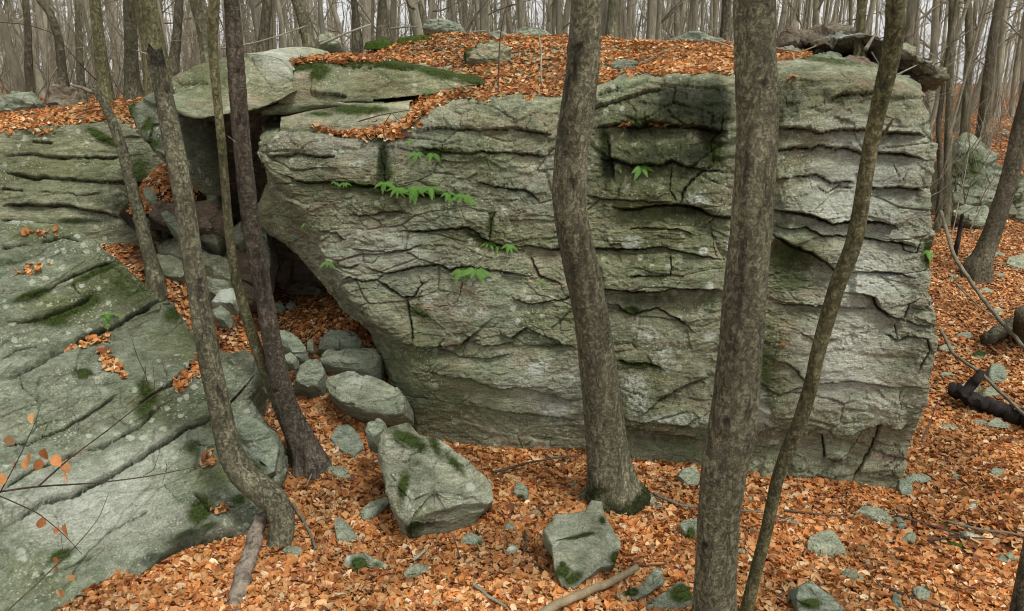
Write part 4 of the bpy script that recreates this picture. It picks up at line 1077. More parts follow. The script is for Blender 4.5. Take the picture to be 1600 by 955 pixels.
# rocks on the far bank, on the crest and beyond
fars = [
 ([(78,150),(85,137),(105,135),(125,145),(132,160),(125,176),(100,176),(78,170)], 'brown faced boulder sitting on the leafy bank at the upper left', 12.4, .6, 200, ROCK_BROWN, []),
 ([(118,168),(130,163),(142,165),(140,176),(122,178)], 'small pale stone touching the brown faced boulder on the left bank', 12.1, .2, 201, STONE, []),
 ([(84,176),(92,170),(100,178),(96,184),(86,184)], 'tiny round stone under the brown faced boulder on the left bank', 12.0, .12, 202, STONE, []),
 ([(-30,170),(0,152),(30,147),(55,148),(56,160),(30,175),(0,182),(-30,185)], 'flat grey rocks mass at the far left edge of the leafy bank', 12.2, .5, 203, STONE, []),
 ([(15,186),(40,172),(60,180),(78,190),(50,196),(25,196)], 'low lichen pale stone on the left bank below the brown faced boulder', 11.6, .18, 204, STONE, []),
 ([(52,162),(60,156),(68,162),(58,168)], 'small pointed stone on the left bank left of the brown faced boulder', 12.2, .15, 205, STONE, []),
 ([(660,48),(672,36),(690,34),(728,38),(730,50),(695,54)], 'pale flat topped rock on the skyline above the mossy ledge', 13.0, .35, 206, STONE, []),
 ([(495,65),(506,55),(520,55),(532,65),(520,72),(500,72)], 'pale lump of rock among the leaves at the left end of the crest', 12.6, .3, 207, STONE, []),
 ([(725,85),(745,72),(775,67),(800,72),(806,88),(785,98),(745,100),(730,95)], 'dark edged flat stone with moss lying in the leaves on top of the boulder', 11.0, .28, 208, ROCK, [(722,86,20,8,-20,.95),(742,72,20,4,-10,.9)]),
 ([(765,52),(780,48),(795,58),(785,66),(770,62)], 'light stone right of the skyline rock among the leaves', 12.3, .2, 209, STONE, []),
 ([(800,52),(815,44),(845,48),(878,60),(870,66),(830,62),(805,60)], 'low grey ridge of rock on the crest left of the central trunk', 12.8, .25, 210, STONE, []),
 ([(1040,58),(1070,52),(1120,58),(1140,72),(1100,74),(1050,70)], 'low pale rock on the crest between the two thick trunks', 13.0, .25, 211, STONE, []),
 ([(955,97),(990,92),(1005,100),(985,112),(960,108)], 'bluish stone peeping through the leaves on top between the thick trunks', 9.4, .1, 212, STONE, []),
 ([(1212,62),(1225,48),(1240,46),(1258,64),(1262,78),(1240,78),(1212,76)], 'brown dome shaped rock on the crest right of the thick trunk', 11.5, .5, 213, ROCK_BROWN, []),
 ([(1208,76),(1235,72),(1262,82),(1258,90),(1225,86)], 'thin pale plate in front of the brown dome shaped rock', 10.8, .12, 214, STONE, []),
 ([(1276,66),(1296,60),(1318,52),(1345,52),(1350,60),(1310,64),(1285,72)], 'grey cap stone lying on the rusty brown block', 11.1, .2, 216, STONE, []),
 ([(1380,82),(1400,72),(1428,80),(1430,92),(1410,102),(1385,98)], 'grey slanted rock behind the leaning slender trunk in the jagged pile', 10.9, .35, 218, ROCK, []),
 ([(1300,100),(1318,88),(1345,92),(1366,104),(1362,114),(1330,110)], 'pinkish flat rock below the jagged pile on top of the boulder', 9.6, .28, 220, ROCK_BROWN, []),
 ([(1270,92),(1290,85),(1318,88),(1316,96),(1290,100)], 'dull flat rock left of the pinkish flat rock', 9.9, .2, 221, STONE, []),
 ([(1398,125),(1412,120),(1430,130),(1440,145),(1425,148)], 'pale wedge under the tip of the jagged pile', 9.3, .2, 222, STONE, []),
 ([(1486,300),(1490,225),(1502,208),(1522,211),(1548,230),(1574,256),(1582,300),(1570,335),(1530,340),(1495,332)], 'far mossy boulder with a slanting crack beyond the right edge of the great boulder', 19, 1.2, 223, ROCK_LEFT, [(1510,270,30,30,0,.5)]),
 ([(1565,300),(1590,280),(1640,285),(1640,370),(1590,370),(1570,340)], 'dim boulder at the right edge behind the leaning trunk', 18.5, 1.0, 224, ROCK_LEFT, []),
 ([(1486,330),(1510,318),(1540,326),(1560,345),(1530,356),(1495,350)], 'low stones mass in the leaves under the far mossy boulder', 17.9, .35, 225, STONE, [(1520,300,20,12,0,.6)]),
]
for pts, lab, Y_, th, sd_, mt, mo in fars:
    OS('rock', pts, lab, Y=Y_, thick=th, seed=sd_, mat=mt, moss=mo, nrm=(0,-.8,.6), amp=1.5, e=.36, fs=1.6)
band_rock('jagged_slab', [(1270,70),(1285,66),(1303,66),(1312,60),(1334,55),(1356,55),(1374,60),(1390,72),(1414,78),(1428,86),(1440,94),(1454,96),(1464,108),(1478,120)],
          [(1274,82),(1290,85),(1309,86),(1338,85),(1363,101),(1376,118),(1401,123),(1420,134),(1434,143),(1455,138),(1474,131)], [10.9,10.6,10.2,9.8,9.6], [11.3,11.0,10.7,10.3,9.8], 1.3, ROCK_BROWN, 41,
          'wide dark jagged slab of broken rusty rock jutting past the upper right corner of the boulder', [([(1300,66),(1318,84)],2.5,.15,.0,9),([(1345,60),(1352,84),(1362,98)],3,.15,0,9),([(1390,76),(1398,100),(1392,116)],3,.18,0,9),([(1428,90),(1420,112),(1436,138)],3,.15,0,9),([(1440,112),(1460,118),(1474,122)],2.5,.12,.08,8)],
          [], [], [(1320,57,40,5,0,.6),(1400,76,30,4,20,.5),(1450,98,14,4,20,.5)], key='jag', amp=1.3, n=14, tz_=.2)
for i in range(26):
    px, py = random.uniform(1040, 1600), random.uniform(775, 945)
    if any(abs(px - np.mean([q[0] for q in sm[0]])) < 34 and abs(py - np.mean([q[1] for q in sm[0]])) < 22 for sm in smalls): continue
    r = random.uniform(4, 10); k = random.randint(5, 7); a0 = random.random() * 6
    pts = [(px + r * random.uniform(.7, 1.3) * math.cos(a0 + j * 6.283 / k), py + .55 * r * random.uniform(.7, 1.3) * math.sin(a0 + j * 6.283 / k)) for j in range(k)]
    OS('stone', pts, 'very small grey chip of stone half buried in the leaves at the lower right', thick=.03, seed=700 + i, amp=.9, cat='stone', nrm=(0, -.4, .9), group='small chips of stone at the lower right', res=30)
# small stones scattered about the slope on the right
for i in range(34):
    px, py = random.uniform(1480, 1640), random.uniform(260, 640)
    p = G(px, py, .5)
    x, y = p[0], p[1]
    if x < 4.9 and y < 13: continue
    s = random.uniform(.07, .2)
    c = np.array([x, y, float(tz(x, y)) + s * .1])
    qx, qy, qd = proj(c)
    r = s * F / qd
    k = random.randint(5, 8)
    a0 = random.random() * 6
    pts = [(qx + r * random.uniform(.7, 1.2) * math.cos(a0 + j * 6.283 / k), qy + .5 * r * random.uniform(.7, 1.2) * math.sin(a0 + j * 6.283 / k)) for j in range(k)]
    OS('stone', pts, 'small grey stone half buried in the leaves on the slope right of the great boulder', Y=float(y), thick=s * .8, seed=300 + i, amp=.9, cat='stone', group='small stones on the right hand slope', res=36)

# ------------------------------------------------------------------ tubes: trunks, branches, twigs
def resample(pts, n):
    pts = np.array(pts, float)
    s = np.concatenate([[0], np.cumsum(np.linalg.norm(np.diff(pts[:, :3], axis=0), axis=1))])
    s /= s[-1]
    t = np.linspace(0, 1, n)
    out = np.stack([np.interp(t, s, pts[:, k]) for k in range(pts.shape[1])], 1)
    return out
def smooth_path(p, it=3):
    p = p.copy()
    for _ in range(it):
        p[1:-1] = (p[:-2] + 2 * p[1:-1] + p[2:]) / 4
    return p
def tube(path, rad, sides, cap=True):
    path = np.asarray(path, float); n = len(path)
    T = np.gradient(path, axis=0); T /= np.maximum(np.linalg.norm(T, axis=1, keepdims=True), 1e-9)
    ref = np.array([0, 1.0, 0]) if abs(T[:, 1]).mean() < .8 else np.array([1.0, 0, 0])
    A = np.cross(T, ref); A /= np.maximum(np.linalg.norm(A, axis=1, keepdims=True), 1e-9)
    Bv = np.cross(T, A)
    th = np.linspace(0, 2 * np.pi, sides, endpoint=False)
    rad = np.asarray(rad, float)
    if rad.ndim == 1: rad = rad[:, None] * np.ones((1, sides))
    V = path[:, None] + rad[..., None] * (A[:, None] * np.cos(th)[None, :, None] + Bv[:, None] * np.sin(th)[None, :, None])
    faces = grid_faces(n, sides, wrap=True)
    V = V.reshape(-1, 3)
    fl = [tuple(f) for f in faces] if False else faces
    return V, fl, th
class Acc:
    def __init__(s): s.v, s.f, s.n = [], [], 0
    def add(s, v, f):
        s.v.append(v); s.f.append(f + s.n); s.n += len(v)
    def get(s): return np.concatenate(s.v), np.concatenate(s.f)

def bark_tree(name, path, base_y, top_y, label, mat, seed, rough=1.0, flare=0.0, stain=(), moss_h=0.0, sides=56, snag=False, extend=5.0, wk=1.0, knots=(), group=None, roots=0, ridge=1.0, mossblobs=(), cat='tree'):
    """path: (px, py, width px) from base upward"""
    path = np.array(path, float)
    n0 = len(path)
    s = np.linspace(0, 1, n0)
    pyr = (path[:, 1] - path[0, 1]) / (path[-1, 1] - path[0, 1] + 1e-9)
    Y = base_y + (top_y - base_y) * pyr
    W = []
    for (px, py, w), y in zip(path, Y):
        p = P(px, py, y)
        _, _, d = proj(p)
        W.append([*p, wk * w / F * d / 2])
    W = np.array(W)
    if flare:   # set the foot into the ground
        b = W[0].copy(); b[2] -= .25; b[3] *= 1.1
        W = np.concatenate([[b], W])
    if not snag and extend:
        d = W[-1, :3] - W[-3, :3]; d /= np.linalg.norm(d)
        d = d * .6 + np.array([0, 0, .4]); r = W[-1, 3]
        ext = []
        for k in range(1, 6):
            ext.append([*(W[-1, :3] + d * extend * k / 5 + np.array([.1 * math.sin(k + seed), .1 * math.cos(k * 1.3 + seed), 0])), r * (1 - .13 * k)])
        W = np.concatenate([W, ext])
    L = np.linalg.norm(np.diff(W[:, :3], axis=0), axis=1).sum()
    n = int(np.clip(L / .018, 60, 460))
    R = smooth_path(resample(W, n), max(3, n // 40))
    pa, rad = R[:, :3], R[:, 3]
    th = np.linspace(0, 2 * np.pi, sides, endpoint=False)
    V0, faces, _ = tube(pa, rad, sides)
    ring = V0.reshape(n, sides, 3)
    z0 = pa[0, 2] + (.25 if flare else 0)
    h = pa[:, 2] - z0
    cyl = np.stack([np.cos(th)[None] * rad[:, None] * np.ones((n, 1)), np.sin(th)[None] * rad[:, None], np.repeat(pa[:, 2:3], sides, 1)], -1)
    rel = np.zeros((n, sides))
    rel += .05 * fbm(cyl * np.array([5, 5, 1.2]) + seed, 3, seed)
    vert = ridged(cyl * np.array([16, 16, 2.6]) + seed, 3, seed + 3)
    rel += .022 * ridge * vert * smooth(-.4, .3, vn(cyl * np.array([2, 2, 1.5]), seed + 4))
    rel += .012 * rough * fbm(cyl * np.array([14, 14, 40]), 3, seed + 5)
    rel += .010 * rough * vn(cyl * np.array([3, 3, 60]) , seed + 6)
    if flare:
        fl = np.exp(-np.clip(h, 0, 9) / .28) * flare
        lob = .6 + .4 * np.cos(th * (roots or 4) + seed)[None] + .3 * vn(cyl * 3, seed + 9)
        rel += fl[:, None] * lob
    st = np.zeros((n, sides))
    px, py, _ = proj(ring)
    facing = (ring - pa[:, None])[..., 1] < 0
    for (kx, ky, kr, kh) in knots:
        g = np.exp(-(((px - kx) / kr) ** 2 + ((py - ky) / (kr * 1.3)) ** 2)) * facing
        rr = np.hypot(px - kx, (py - ky) / 1.3) / kr
        rel += kh * g * (1 + .6 * fbm(cyl * 30, 3, seed + 12)) - kh * .9 * np.exp(-(rr / .35) ** 2) * facing
        st = np.maximum(st, .72 * np.exp(-(rr / .55) ** 2) * facing)
    for bl in stain:
        st = np.maximum(st, blobs(px, py, [bl]))
    V = pa[:, None] + (ring - pa[:, None]) * (1 + rel[..., None])
    if snag:
        jag = .5 + .5 * vn(np.stack([np.cos(th) * 2, np.sin(th) * 2, th * 0 + seed], -1), seed)
        tvec = pa[-1] - pa[-4]; tvec /= np.linalg.norm(tvec)
        V[-1] += tvec * (jag * rad[-1] * 2.2)[:, None]
        V[-2] += tvec * (jag * rad[-1] * 1.2)[:, None]
    mo = np.zeros((n, sides))
    if moss_h: mo += .95 * np.exp(-(np.clip(h, 0, 9) / moss_h) ** 2)[:, None]
    for bl in mossblobs: mo = np.maximum(mo, blobs(px, py, [bl]))
    root = thing(name, (float(pa[0, 0]), float(pa[0, 1]), float(z0)), label, cat, group)
    vv = V.reshape(-1, 3)
    ctop = np.concatenate([vv, [pa[-1] - (np.array([0, 0, rad[-1] * 1.2]) if snag else 0)]])
    tri = [(int((n - 1) * sides + k), int((n - 1) * sides + (k + 1) % sides), len(vv)) for k in range(sides)]
    fac = [tuple(map(int, f)) for f in faces] + tri
    fn = np.cross(vv[faces[0][1]] - vv[faces[0][0]], vv[faces[0][2]] - vv[faces[0][0]])
    if (fn * (vv[faces[0][0]] - pa[0])).sum() < 0: fac = [f[::-1] for f in fac]
    z1 = np.concatenate([mo.ravel(), [0]]); z2 = np.concatenate([st.ravel(), [.8 if snag else 0]])
    part('trunk', root, ctop, fac, mat, attrs=dict(moss=z1, stain=z2))
    return root, pa, rad

def crown_above(root, pa, rad, mat, seed, n=14, frac=.8, Lr=(1.0, 2.2)):
    rn = random.Random(seed)
    ac = Acc()
    m = len(pa)
    for k in range(n):
        i = int(m * (frac + (1 - frac) * (k + .5) / n)); i = min(i, m - 2)
        a = rn.random() * 6.283
        L = rn.uniform(*Lr)
        branch(ac, pa[i], np.array([math.cos(a), math.sin(a), rn.uniform(.5, 1.3)]), L, rad[i] * .35, rn, 2)
    v, f = ac.get()
    part('crown', root, v, f, mat)
def branch(ac, p, d, L, r, rn, depth, sides=4, seg=5):
    d = d / np.linalg.norm(d)
    pts = [np.array(p, float)]
    c = d.copy()
    for k in range(seg):
        c = c + np.array([rn.gauss(0, .16), rn.gauss(0, .16), rn.gauss(.03, .12)])
        c /= np.linalg.norm(c)
        pts.append(pts[-1] + c * L / seg)
    pts = np.array(pts)
    rr = np.linspace(r, r * .25, seg + 1)
    v, f, _ = tube(pts, rr, sides)
    ac.add(v, f)
    if depth > 0:
        for k in range(rn.randint(2, 4)):
            i = rn.randint(1, seg - 1)
            dd = c * .5 + np.array([rn.gauss(0, .6), rn.gauss(0, .6), rn.gauss(.25, .4)])
            branch(ac, pts[i], dd, L * rn.uniform(.35, .65), rr[i] * .6, rn, depth - 1, 3, 4)

# central trunk
r_, pa_, ra_ = bark_tree('tree', [(966,800,100),(955,760,78),(950,720,70),(944,660,66),(938,600,64),(930,540,60),(921,480,58),(908,420,60),(893,350,56),(888,300,56),(893,240,58),(903,170,58),(912,90,54),(915,40,52),(916,0,50)],
    7.2, 6.6, 'thick grey trunk with knot scars and mossy flared foot before the middle of the boulder', BARK_GREY, 3, wk=0.93, flare=.35, roots=5, moss_h=.28,
    knots=[(905,75,20,.16),(895,285,20,.08),(885,240,10,.05)], stain=[(898,110,6,60,5,.6),(880,300,16,26,0,.45),(910,380,8,60,-6,.5),(925,460,10,60,-6,.45),(940,620,14,70,-4,.3),(935,700,20,60,0,.3),(888,130,5,60,8,.55)], mossblobs=[(935,770,30,30,0,.55),(960,790,35,14,0,.5)])
crown_above(r_, pa_, ra_, TWIG_GREY, 31)
for (pts_, w0, w1) in (([(960,765,.30),(985,782,.14),(1005,790,.07),(1030,798,.02),(1060,806,-.04)], .13, .03), ([(925,768,.22),(912,785,.08),(902,795,-.03)], .10, .04), ([(965,790,.22),(972,806,.05),(985,818,-.03)], .10, .035)):
    W = np.array([G(a, b, 0) for a, b, c in pts_])
    W[0, :2] = pa_[12, :2]
    W[:, 2] = [c for a, b, c in pts_]
    Rr = smooth_path(resample(W, 26), 2)
    v, f, _ = tube(Rr, np.linspace(w0, w1, 26), 14)
    v = v + (.012 * fbm(v * 9, 3, 8))[:, None]
    part('root', r_, v, f, BARK_GREY, attrs=dict(moss=np.full(len(v), .22), stain=np.zeros(len(v))))
# spreading root beside it
# thick right trunk
r_, pa_, ra_ = bark_tree('tree', [(1117,1045,92),(1116,990,76),(1116,955,70),(1119,880,70),(1124,800,72),(1131,730,76),(1142,680,78),(1150,620,76),(1155,560,74),(1160,500,72),(1166,430,72),(1174,350,70),(1180,270,70),(1183,200,70),(1182,140,70),(1179,90,68),(1178,40,70),(1178,0,70)],
    5.15, 4.9, 'thickest grey brown trunk right of centre running from bottom to top', BARK_GREY, 14, wk=0.91, flare=.25, roots=4, moss_h=.2, rough=1.2,
    knots=[(1102,852,12,.10),(1135,660,16,.07),(1195,130,16,.06),(1112,740,9,.05)], stain=[(1160,420,9,130,4,.62),(1168,250,8,90,4,.55),(1150,120,16,70,0,.35),(1130,900,6,80,2,.4),(1108,850,14,40,0,.4),(1165,690,10,60,5,.35),(1148,560,10,80,5,.5)],
    mossblobs=[(1128,430,5,70,3,.5),(1180,60,20,50,0,.35)], ridge=.6)
crown_above(r_, pa_, ra_, TWIG_GREY, 32)
# slender leaning trunk on the right
r_, pa_, ra_ = bark_tree('tree', [(1158,1005,40),(1166,955,28),(1182,890,27),(1200,820,27),(1214,750,28),(1232,700,32),(1250,660,34),(1268,600,32),(1278,550,34),(1292,500,36),(1310,440,38),(1332,390,38),(1343,340,36),(1350,290,34),(1358,240,34),(1368,190,36),(1382,130,40),(1394,80,42),(1400,30,42),(1398,0,40)],
    5.45, 4.5, 'slender olive green trunk curving up to the right edge of the boulder', BARK_OLIVE, 25, wk=0.68, flare=.2, roots=3, moss_h=.1, sides=44,
    knots=[(1240,690,12,.12),(1258,590,9,.06),(1375,215,6,.03)], stain=[(1245,670,14,20,0,.4),(1352,300,10,10,0,.35),(1398,20,8,14,0,.5)], ridge=.35, rough=.7, mossblobs=[(1385,140,10,120,8,.42)])
st = P(1378, 214, 4.75)
ac = Acc(); v, f, _ = tube(np.array([P(1372,216,4.75), P(1382,207,4.68), P(1397,185,4.66), P(1385,182,4.66), P(1376,178,4.67)]), np.array([.013,.010,.007,.006,.005]), 8); ac.add(v, f)
part('branch_stub', r_, *ac.get(), BARK_OLIVE)
crown_above(r_, pa_, ra_, TWIG_GREY, 33)
# curved snag on the left
r_, pa_, ra_ = bark_tree('broken_tree', [(428,868,40),(440,840,46),(442,810,50),(430,784,54),(404,762,54),(380,742,52),(362,712,48),(350,670,43),(340,620,42),(328,570,41),(318,510,40),(309,450,39),(300,400,39),(292,340,38),(282,280,38),(270,220,37),(260,170,35),(252,130,34),(244,96,32)],
    6.45, 7.0, 'curved grey snag with a bent foot and broken top left of the cave', BARK_GREY, 36, wk=0.80, flare=.12, roots=3, snag=True, sides=48, moss_h=.0,
    knots=[(312,440,10,.06),(262,140,9,.10),(310,640,8,.06)], stain=[(312,455,14,22,0,.5),(248,98,22,12,0,.7),(262,140,10,10,0,.5),(330,470,5,40,-5,.4)], ridge=.4)
v, f, _ = tube(np.array([P(240,92,6.98), P(228,84,6.98), P(210,78,6.97)]), np.array([.011,.008,.004]), 7)
part('branch_stub', r_, v, f, DEADWOOD)
# ringed bark tree
r_, pa_, ra_ = bark_tree('tree', [(486,722,52),(478,700,46),(462,668,42),(446,630,40),(434,580,36),(424,530,34),(414,470,32),(405,420,34),(395,370,34),(387,310,34),(381,250,33),(375,190,32),(370,120,31),(366,60,30),(362,0,28)],
    7.75, 7.2, 'dark purplish trunk with ringed peeling bark in front of the cave', BARK_CHERRY, 47, wk=0.84, flare=.45, roots=5, sides=48, rough=2.4, ridge=.3,
    knots=[(405,400,8,.10),(430,610,9,.08),(372,110,8,.08),(415,470,8,.07)], stain=[(372,190,6,30,0,.5),(400,395,14,14,0,.5),(440,640,8,50,15,.5)])
v, f, _ = tube(np.array([P(385,240,7.3), P(372,225,7.22), P(355,212,7.2)]), np.array([.012,.006,.003]), 6)
part('branch_stub', r_, v, f, BARK_CHERRY)
crown_above(r_, pa_, ra_, TWIG_BROWN, 34)
# slim olive one beside it
r_, pa_, ra_ = bark_tree('tree', [(462,690,26),(448,660,22),(434,628,20),(418,590,18),(404,552,17),(390,510,16),(378,470,15),(368,430,14),(360,380,14),(355,330,13),(351,280,13),(346,220,13),(340,160,13),(335,110,14),(332,60,15),(335,0,17)],
    7.85, 7.1, 'slim olive stem winding up between curved snag and ringed bark trunk', BARK_OLIVE, 58, flare=.1, roots=3, sides=32, ridge=.3, rough=.7)
crown_above(r_, pa_, ra_, TWIG_GREY, 35)
r_, pa_, ra_ = bark_tree('broken_tree', [(243,436,34),(236,410,27),(228,380,25),(216,330,23),(203,280,22),(190,230,21),(176,190,20),(160,155,17),(150,142,17)],
    9.6, 9.9, 'thin leaning snag with a broken top on the left bank', BARK_GREY, 69, wk=0.78, flare=.1, roots=3, snag=True, sides=32, ridge=.4)
v, f, _ = tube(np.array([P(148,144,9.9), P(138,142,9.85), P(125,136,9.8), P(110,133,9.8)]), np.array([.03,.026,.02,.012]), 8)
part('branch_stub', r_, v, f, DEADWOOD)
r_, pa_, ra_ = bark_tree('tree', [(1528,418,50),(1538,395,38),(1550,365,36),(1565,320,35),(1580,270,35),(1594,210,36),(1612,140,36),(1630,60,34),(1645,0,32)],
    14.6, 14.6, 'brown furrowed trunk leaning out to the right edge on the leafy slope', BARK_MAPLE, 70, wk=0.74, flare=.2, roots=4, sides=40)
crown_above(r_, pa_, ra_, TWIG_GREY, 36)
r_, pa_, ra_ = bark_tree('tree', [(1590,1010,44),(1596,955,34),(1606,900,32),(1625,800,30),(1650,600,30),(1670,400,28),(1690,100,26)],
    4.9, 4.6, 'dark trunk cut off by the lower right corner', BARK_MAPLE, 71, wk=0.90, flare=.1, sides=36, extend=2)

# mid distance traced trees
midtrees = [
 ([(166,160,30),(163,130,26),(158,90,22),(152,40,20),(148,0,20)], 12.6, 'mossy grey trunk above the thin leaning snag', BARK_OLIVE),
 ([(212,160,38),(207,130,27),(205,90,24),(204,40,24),(203,0,24)], 13.0, 'grey trunk with flared foot on the left bank between two snags', BARK_GREY),
 ([(248,120,48),(243,90,44),(236,50,42),(226,0,44)], 12.3, 'stout greenish trunk standing directly behind the broken top of the curved snag', BARK_OLIVE),
 ([(326,106,24),(322,70,24),(316,30,28),(308,0,30)], 10.8, 'smooth leaning trunk rooted on the overhanging block behind the slim olive stem', BARK_GREY),
 ([(100,140,20),(97,110,16),(92,60,15),(78,20,14),(62,0,14)], 13.5, 'crooked thin trunk behind the brown faced boulder', BARK_MAPLE),
 ([(484,72,24),(478,50,20),(470,20,19),(463,0,19)], 13.6, 'trunk leaning left at the left end of the crest', BARK_GREY),
 ([(598,58,22),(597,30,17),(598,0,16)], 14.0, 'straight trunk on the crest left of the skyline rock', BARK_MAPLE),
 ([(558,62,18),(556,30,14),(553,0,13)], 14.5, 'dark slim trunk two to the left of the skyline rock', BARK_MAPLE),
 ([(664,55,20),(660,25,15),(652,0,14)], 15.0, 'leaning trunk just behind the skyline rock', BARK_GREY),
 ([(955,62,24),(957,30,20),(958,0,19)], 15.0, 'grey trunk on the crest right behind the central trunk', BARK_GREY),
 ([(1132,70,20),(1134,30,17),(1135,0,17)], 14.0, 'straight crest trunk touching the left side of the thickest trunk', BARK_MAPLE),
 ([(1344,92,22),(1341,70,15),(1345,40,17),(1347,0,19)], 10.6, 'slim trunk growing out of the jagged rock pile at the upper right', BARK_OLIVE),
 ([(1478,335,18),(1480,250,15),(1484,150,13),(1486,60,12),(1488,0,12)], 18.0, 'slim straight trunk just right of the boulder edge', BARK_GREY),
 ([(1466,345,12),(1470,280,10),(1466,200,9),(1478,100,8),(1495,0,7)], 17.2, 'thinner stem rising along the boulder edge left of the slim straight trunk', BARK_MAPLE),
 ([(1535,215,24),(1540,150,19),(1550,70,17),(1562,0,16)], 28.0, 'trunk rising behind the far mossy boulder', BARK_MAPLE),
 ([(1506,240,20),(1510,160,15),(1515,80,14),(1512,0,13)], 26.0, 'grey trunk between the boulder edge and the far mossy boulder', BARK_GREY),
 ([(50,160,16),(45,110,14),(44,50,13),(40,0,12)], 14.5, 'thin trunk at the upper left above the flat grey rocks', BARK_MAPLE),
 ([(128,150,16),(125,100,13),(123,50,13),(122,0,12)], 15.5, 'straight slim trunk rising right of the crooked thin one', BARK_GREY),
 ([(270,110,20),(276,60,17),(280,0,16)], 14.0, 'trunk between curved snag and slim olive stem at the top', BARK_MAPLE),
 ([(410,90,22),(413,50,18),(418,0,17)], 13.8, 'dark trunk right of the ringed bark trunk at the top', BARK_MAPLE),
]
for i, (pth, Y_, lab, mt) in enumerate(midtrees):
    # foot set down to the terrain
    r_, pa_, ra_ = bark_tree('tree', [(pth[0][0], pth[0][1], pth[0][2])] + pth[1:], Y_, Y_, lab, mt, 400 + i, wk=.82, flare=.15, sides=20, extend=6.0, roots=4)
    crown_above(r_, pa_, ra_, TWIG_GREY, 60 + i, n=9, frac=.4, Lr=(.9, 2.0))

# ------------------------------------------------------------------ background forest
def forest_proto(k, detail=True):
    rn = random.Random(500 + k)
    H = rn.uniform(13, 17)
    n = 12
    p = [np.zeros(3)]
    d = np.array([rn.gauss(0, .05), rn.gauss(0, .05), 1.0])
    for i in range(n):
        d = d + np.array([rn.gauss(0, .035), rn.gauss(0, .035), 0]); d[2] = 1
        p.append(p[-1] + d / np.linalg.norm(d) * H / n)
    p = np.array(p)
    r = .105 * (1 - .7 * np.linspace(0, 1, n + 1)) * np.ones(n + 1)
    r[0] *= 1.5
    pp = resample(np.column_stack([p, r]), 26)
    v, f, th = tube(pp[:, :3], pp[:, 3], 10)
    v = v + .012 * vn(v * 4 + k, k)[:, None]
    v[:, 2] -= .3
    tr = mesh('trunk', v, f, FAR_BARK)
    ac = Acc()
    for b in range(rn.randint(16, 24)):
        t = rn.uniform(.06, .98) ** .8
        i = int(t * 25)
        a = rn.random() * 6.283
        L = rn.uniform(.8, 2.6) * (1.2 - .4 * t)
        branch(ac, pp[i, :3], np.array([math.cos(a), math.sin(a), rn.uniform(.1, 1.2)]), L, min(.03, pp[i, 3] * .4), rn, 2 if rn.random() < .7 else 1, 3, 4)
    v, f = ac.get()
    cr = mesh('crown', v, f, TWIG_GREY)
    return tr, cr
protos = [forest_proto(k) for k in range(9)]
labels = {
 'l': 'bare grey trunk in the dense forest beyond the left bank', 'm': 'bare grey trunk in the dense forest behind the crest of the great boulder',
 'r': 'bare grey trunk in the thinning forest right of the great boulder'}
rf = random.Random(77)
count = 0
placed = []
tries = 0
while count < 300 and tries < 6000:
    tries += 1
    px = rf.uniform(-120, 1720)
    Y_ = 15 + 42 * rf.random() ** 1.15
    x = (px - 800) / 1290 * Y_
    if px > 1450 and Y_ < 22 and rf.random() < .7: continue
    if px > 1450 and rf.random() < .35: continue
    if any((x - a) ** 2 + (Y_ - b) ** 2 < .7 for a, b in placed): continue
    placed.append((x, Y_))
    zz = float(tz(x, Y_))
    g = 'l' if px < 420 else ('m' if px < 1455 else 'r')
    root = thing('forest_tree', (x, Y_, zz), labels[g], 'tree', {'l': 'forest trees beyond the left bank', 'm': 'forest trees behind the boulder crest', 'r': 'forest trees on the right'}[g])
    s = rf.choice([.35, .45, .55, .65, .75, .85, 1.0]) * (1.0 if Y_ < 24 else 1.25)
    root.scale = (s, s, max(.75, s))
    root.rotation_euler = (rf.gauss(0, .025), rf.gauss(.05 if px > 1400 else 0, .03 if px < 1400 else .05), rf.random() * 6.28)
    tr, cr = rf.choice(protos)
    add('trunk', tr, root); add('crown', cr, root)
    count += 1
# the wood beyond, one mass
ac = Acc()
rn = random.Random(88)
for i in range(800):
    px = rn.uniform(-260, 1860)
    Y_ = 50 + 75 * rn.random()
    if px > 1430 and rn.random() < .45: continue
    x = (px - 800) / 1290 * Y_
    zz = float(tz(x, Y_))
    H = rn.uniform(9, 15)
    lx, ly = rn.gauss(0, .05) * H, rn.gauss(0, .05) * H
    r = rn.uniform(.06, .2)
    k = np.linspace(0, 1, 4)
    pts = np.stack([x + lx * k + .2 * np.sin(k * 5 + i), Y_ + ly * k, zz - .5 + H * k], 1)
    v, f, _ = tube(pts, r * (1 - .6 * k), 5)
    ac.add(v, f)
    for b in range(7):
        t = rn.uniform(.1, .95)
        p0 = pts[0] + (pts[-1] - pts[0]) * t
        a = rn.random() * 6.28
        d = np.array([math.cos(a), math.sin(a) * .5, rn.uniform(.2, 1.5)]); d /= np.linalg.norm(d)
        L = rn.uniform(.8, 3)
        q = np.array([p0, p0 + d * L * .5 + np.array([0, 0, .1]), p0 + d * L + np.array([rn.gauss(0, .2), 0, rn.gauss(.2, .2)])])
        v, f, _ = tube(q, np.array([.035, .02, .01]), 3)
        ac.add(v, f)
v, f = ac.get()
tag(add('distant_wood', mesh('distant_wood', v, f, FAR_BARK)), 'far off mass of bare grey trunks and twigs fading behind the forest', 'wood', kind='stuff')
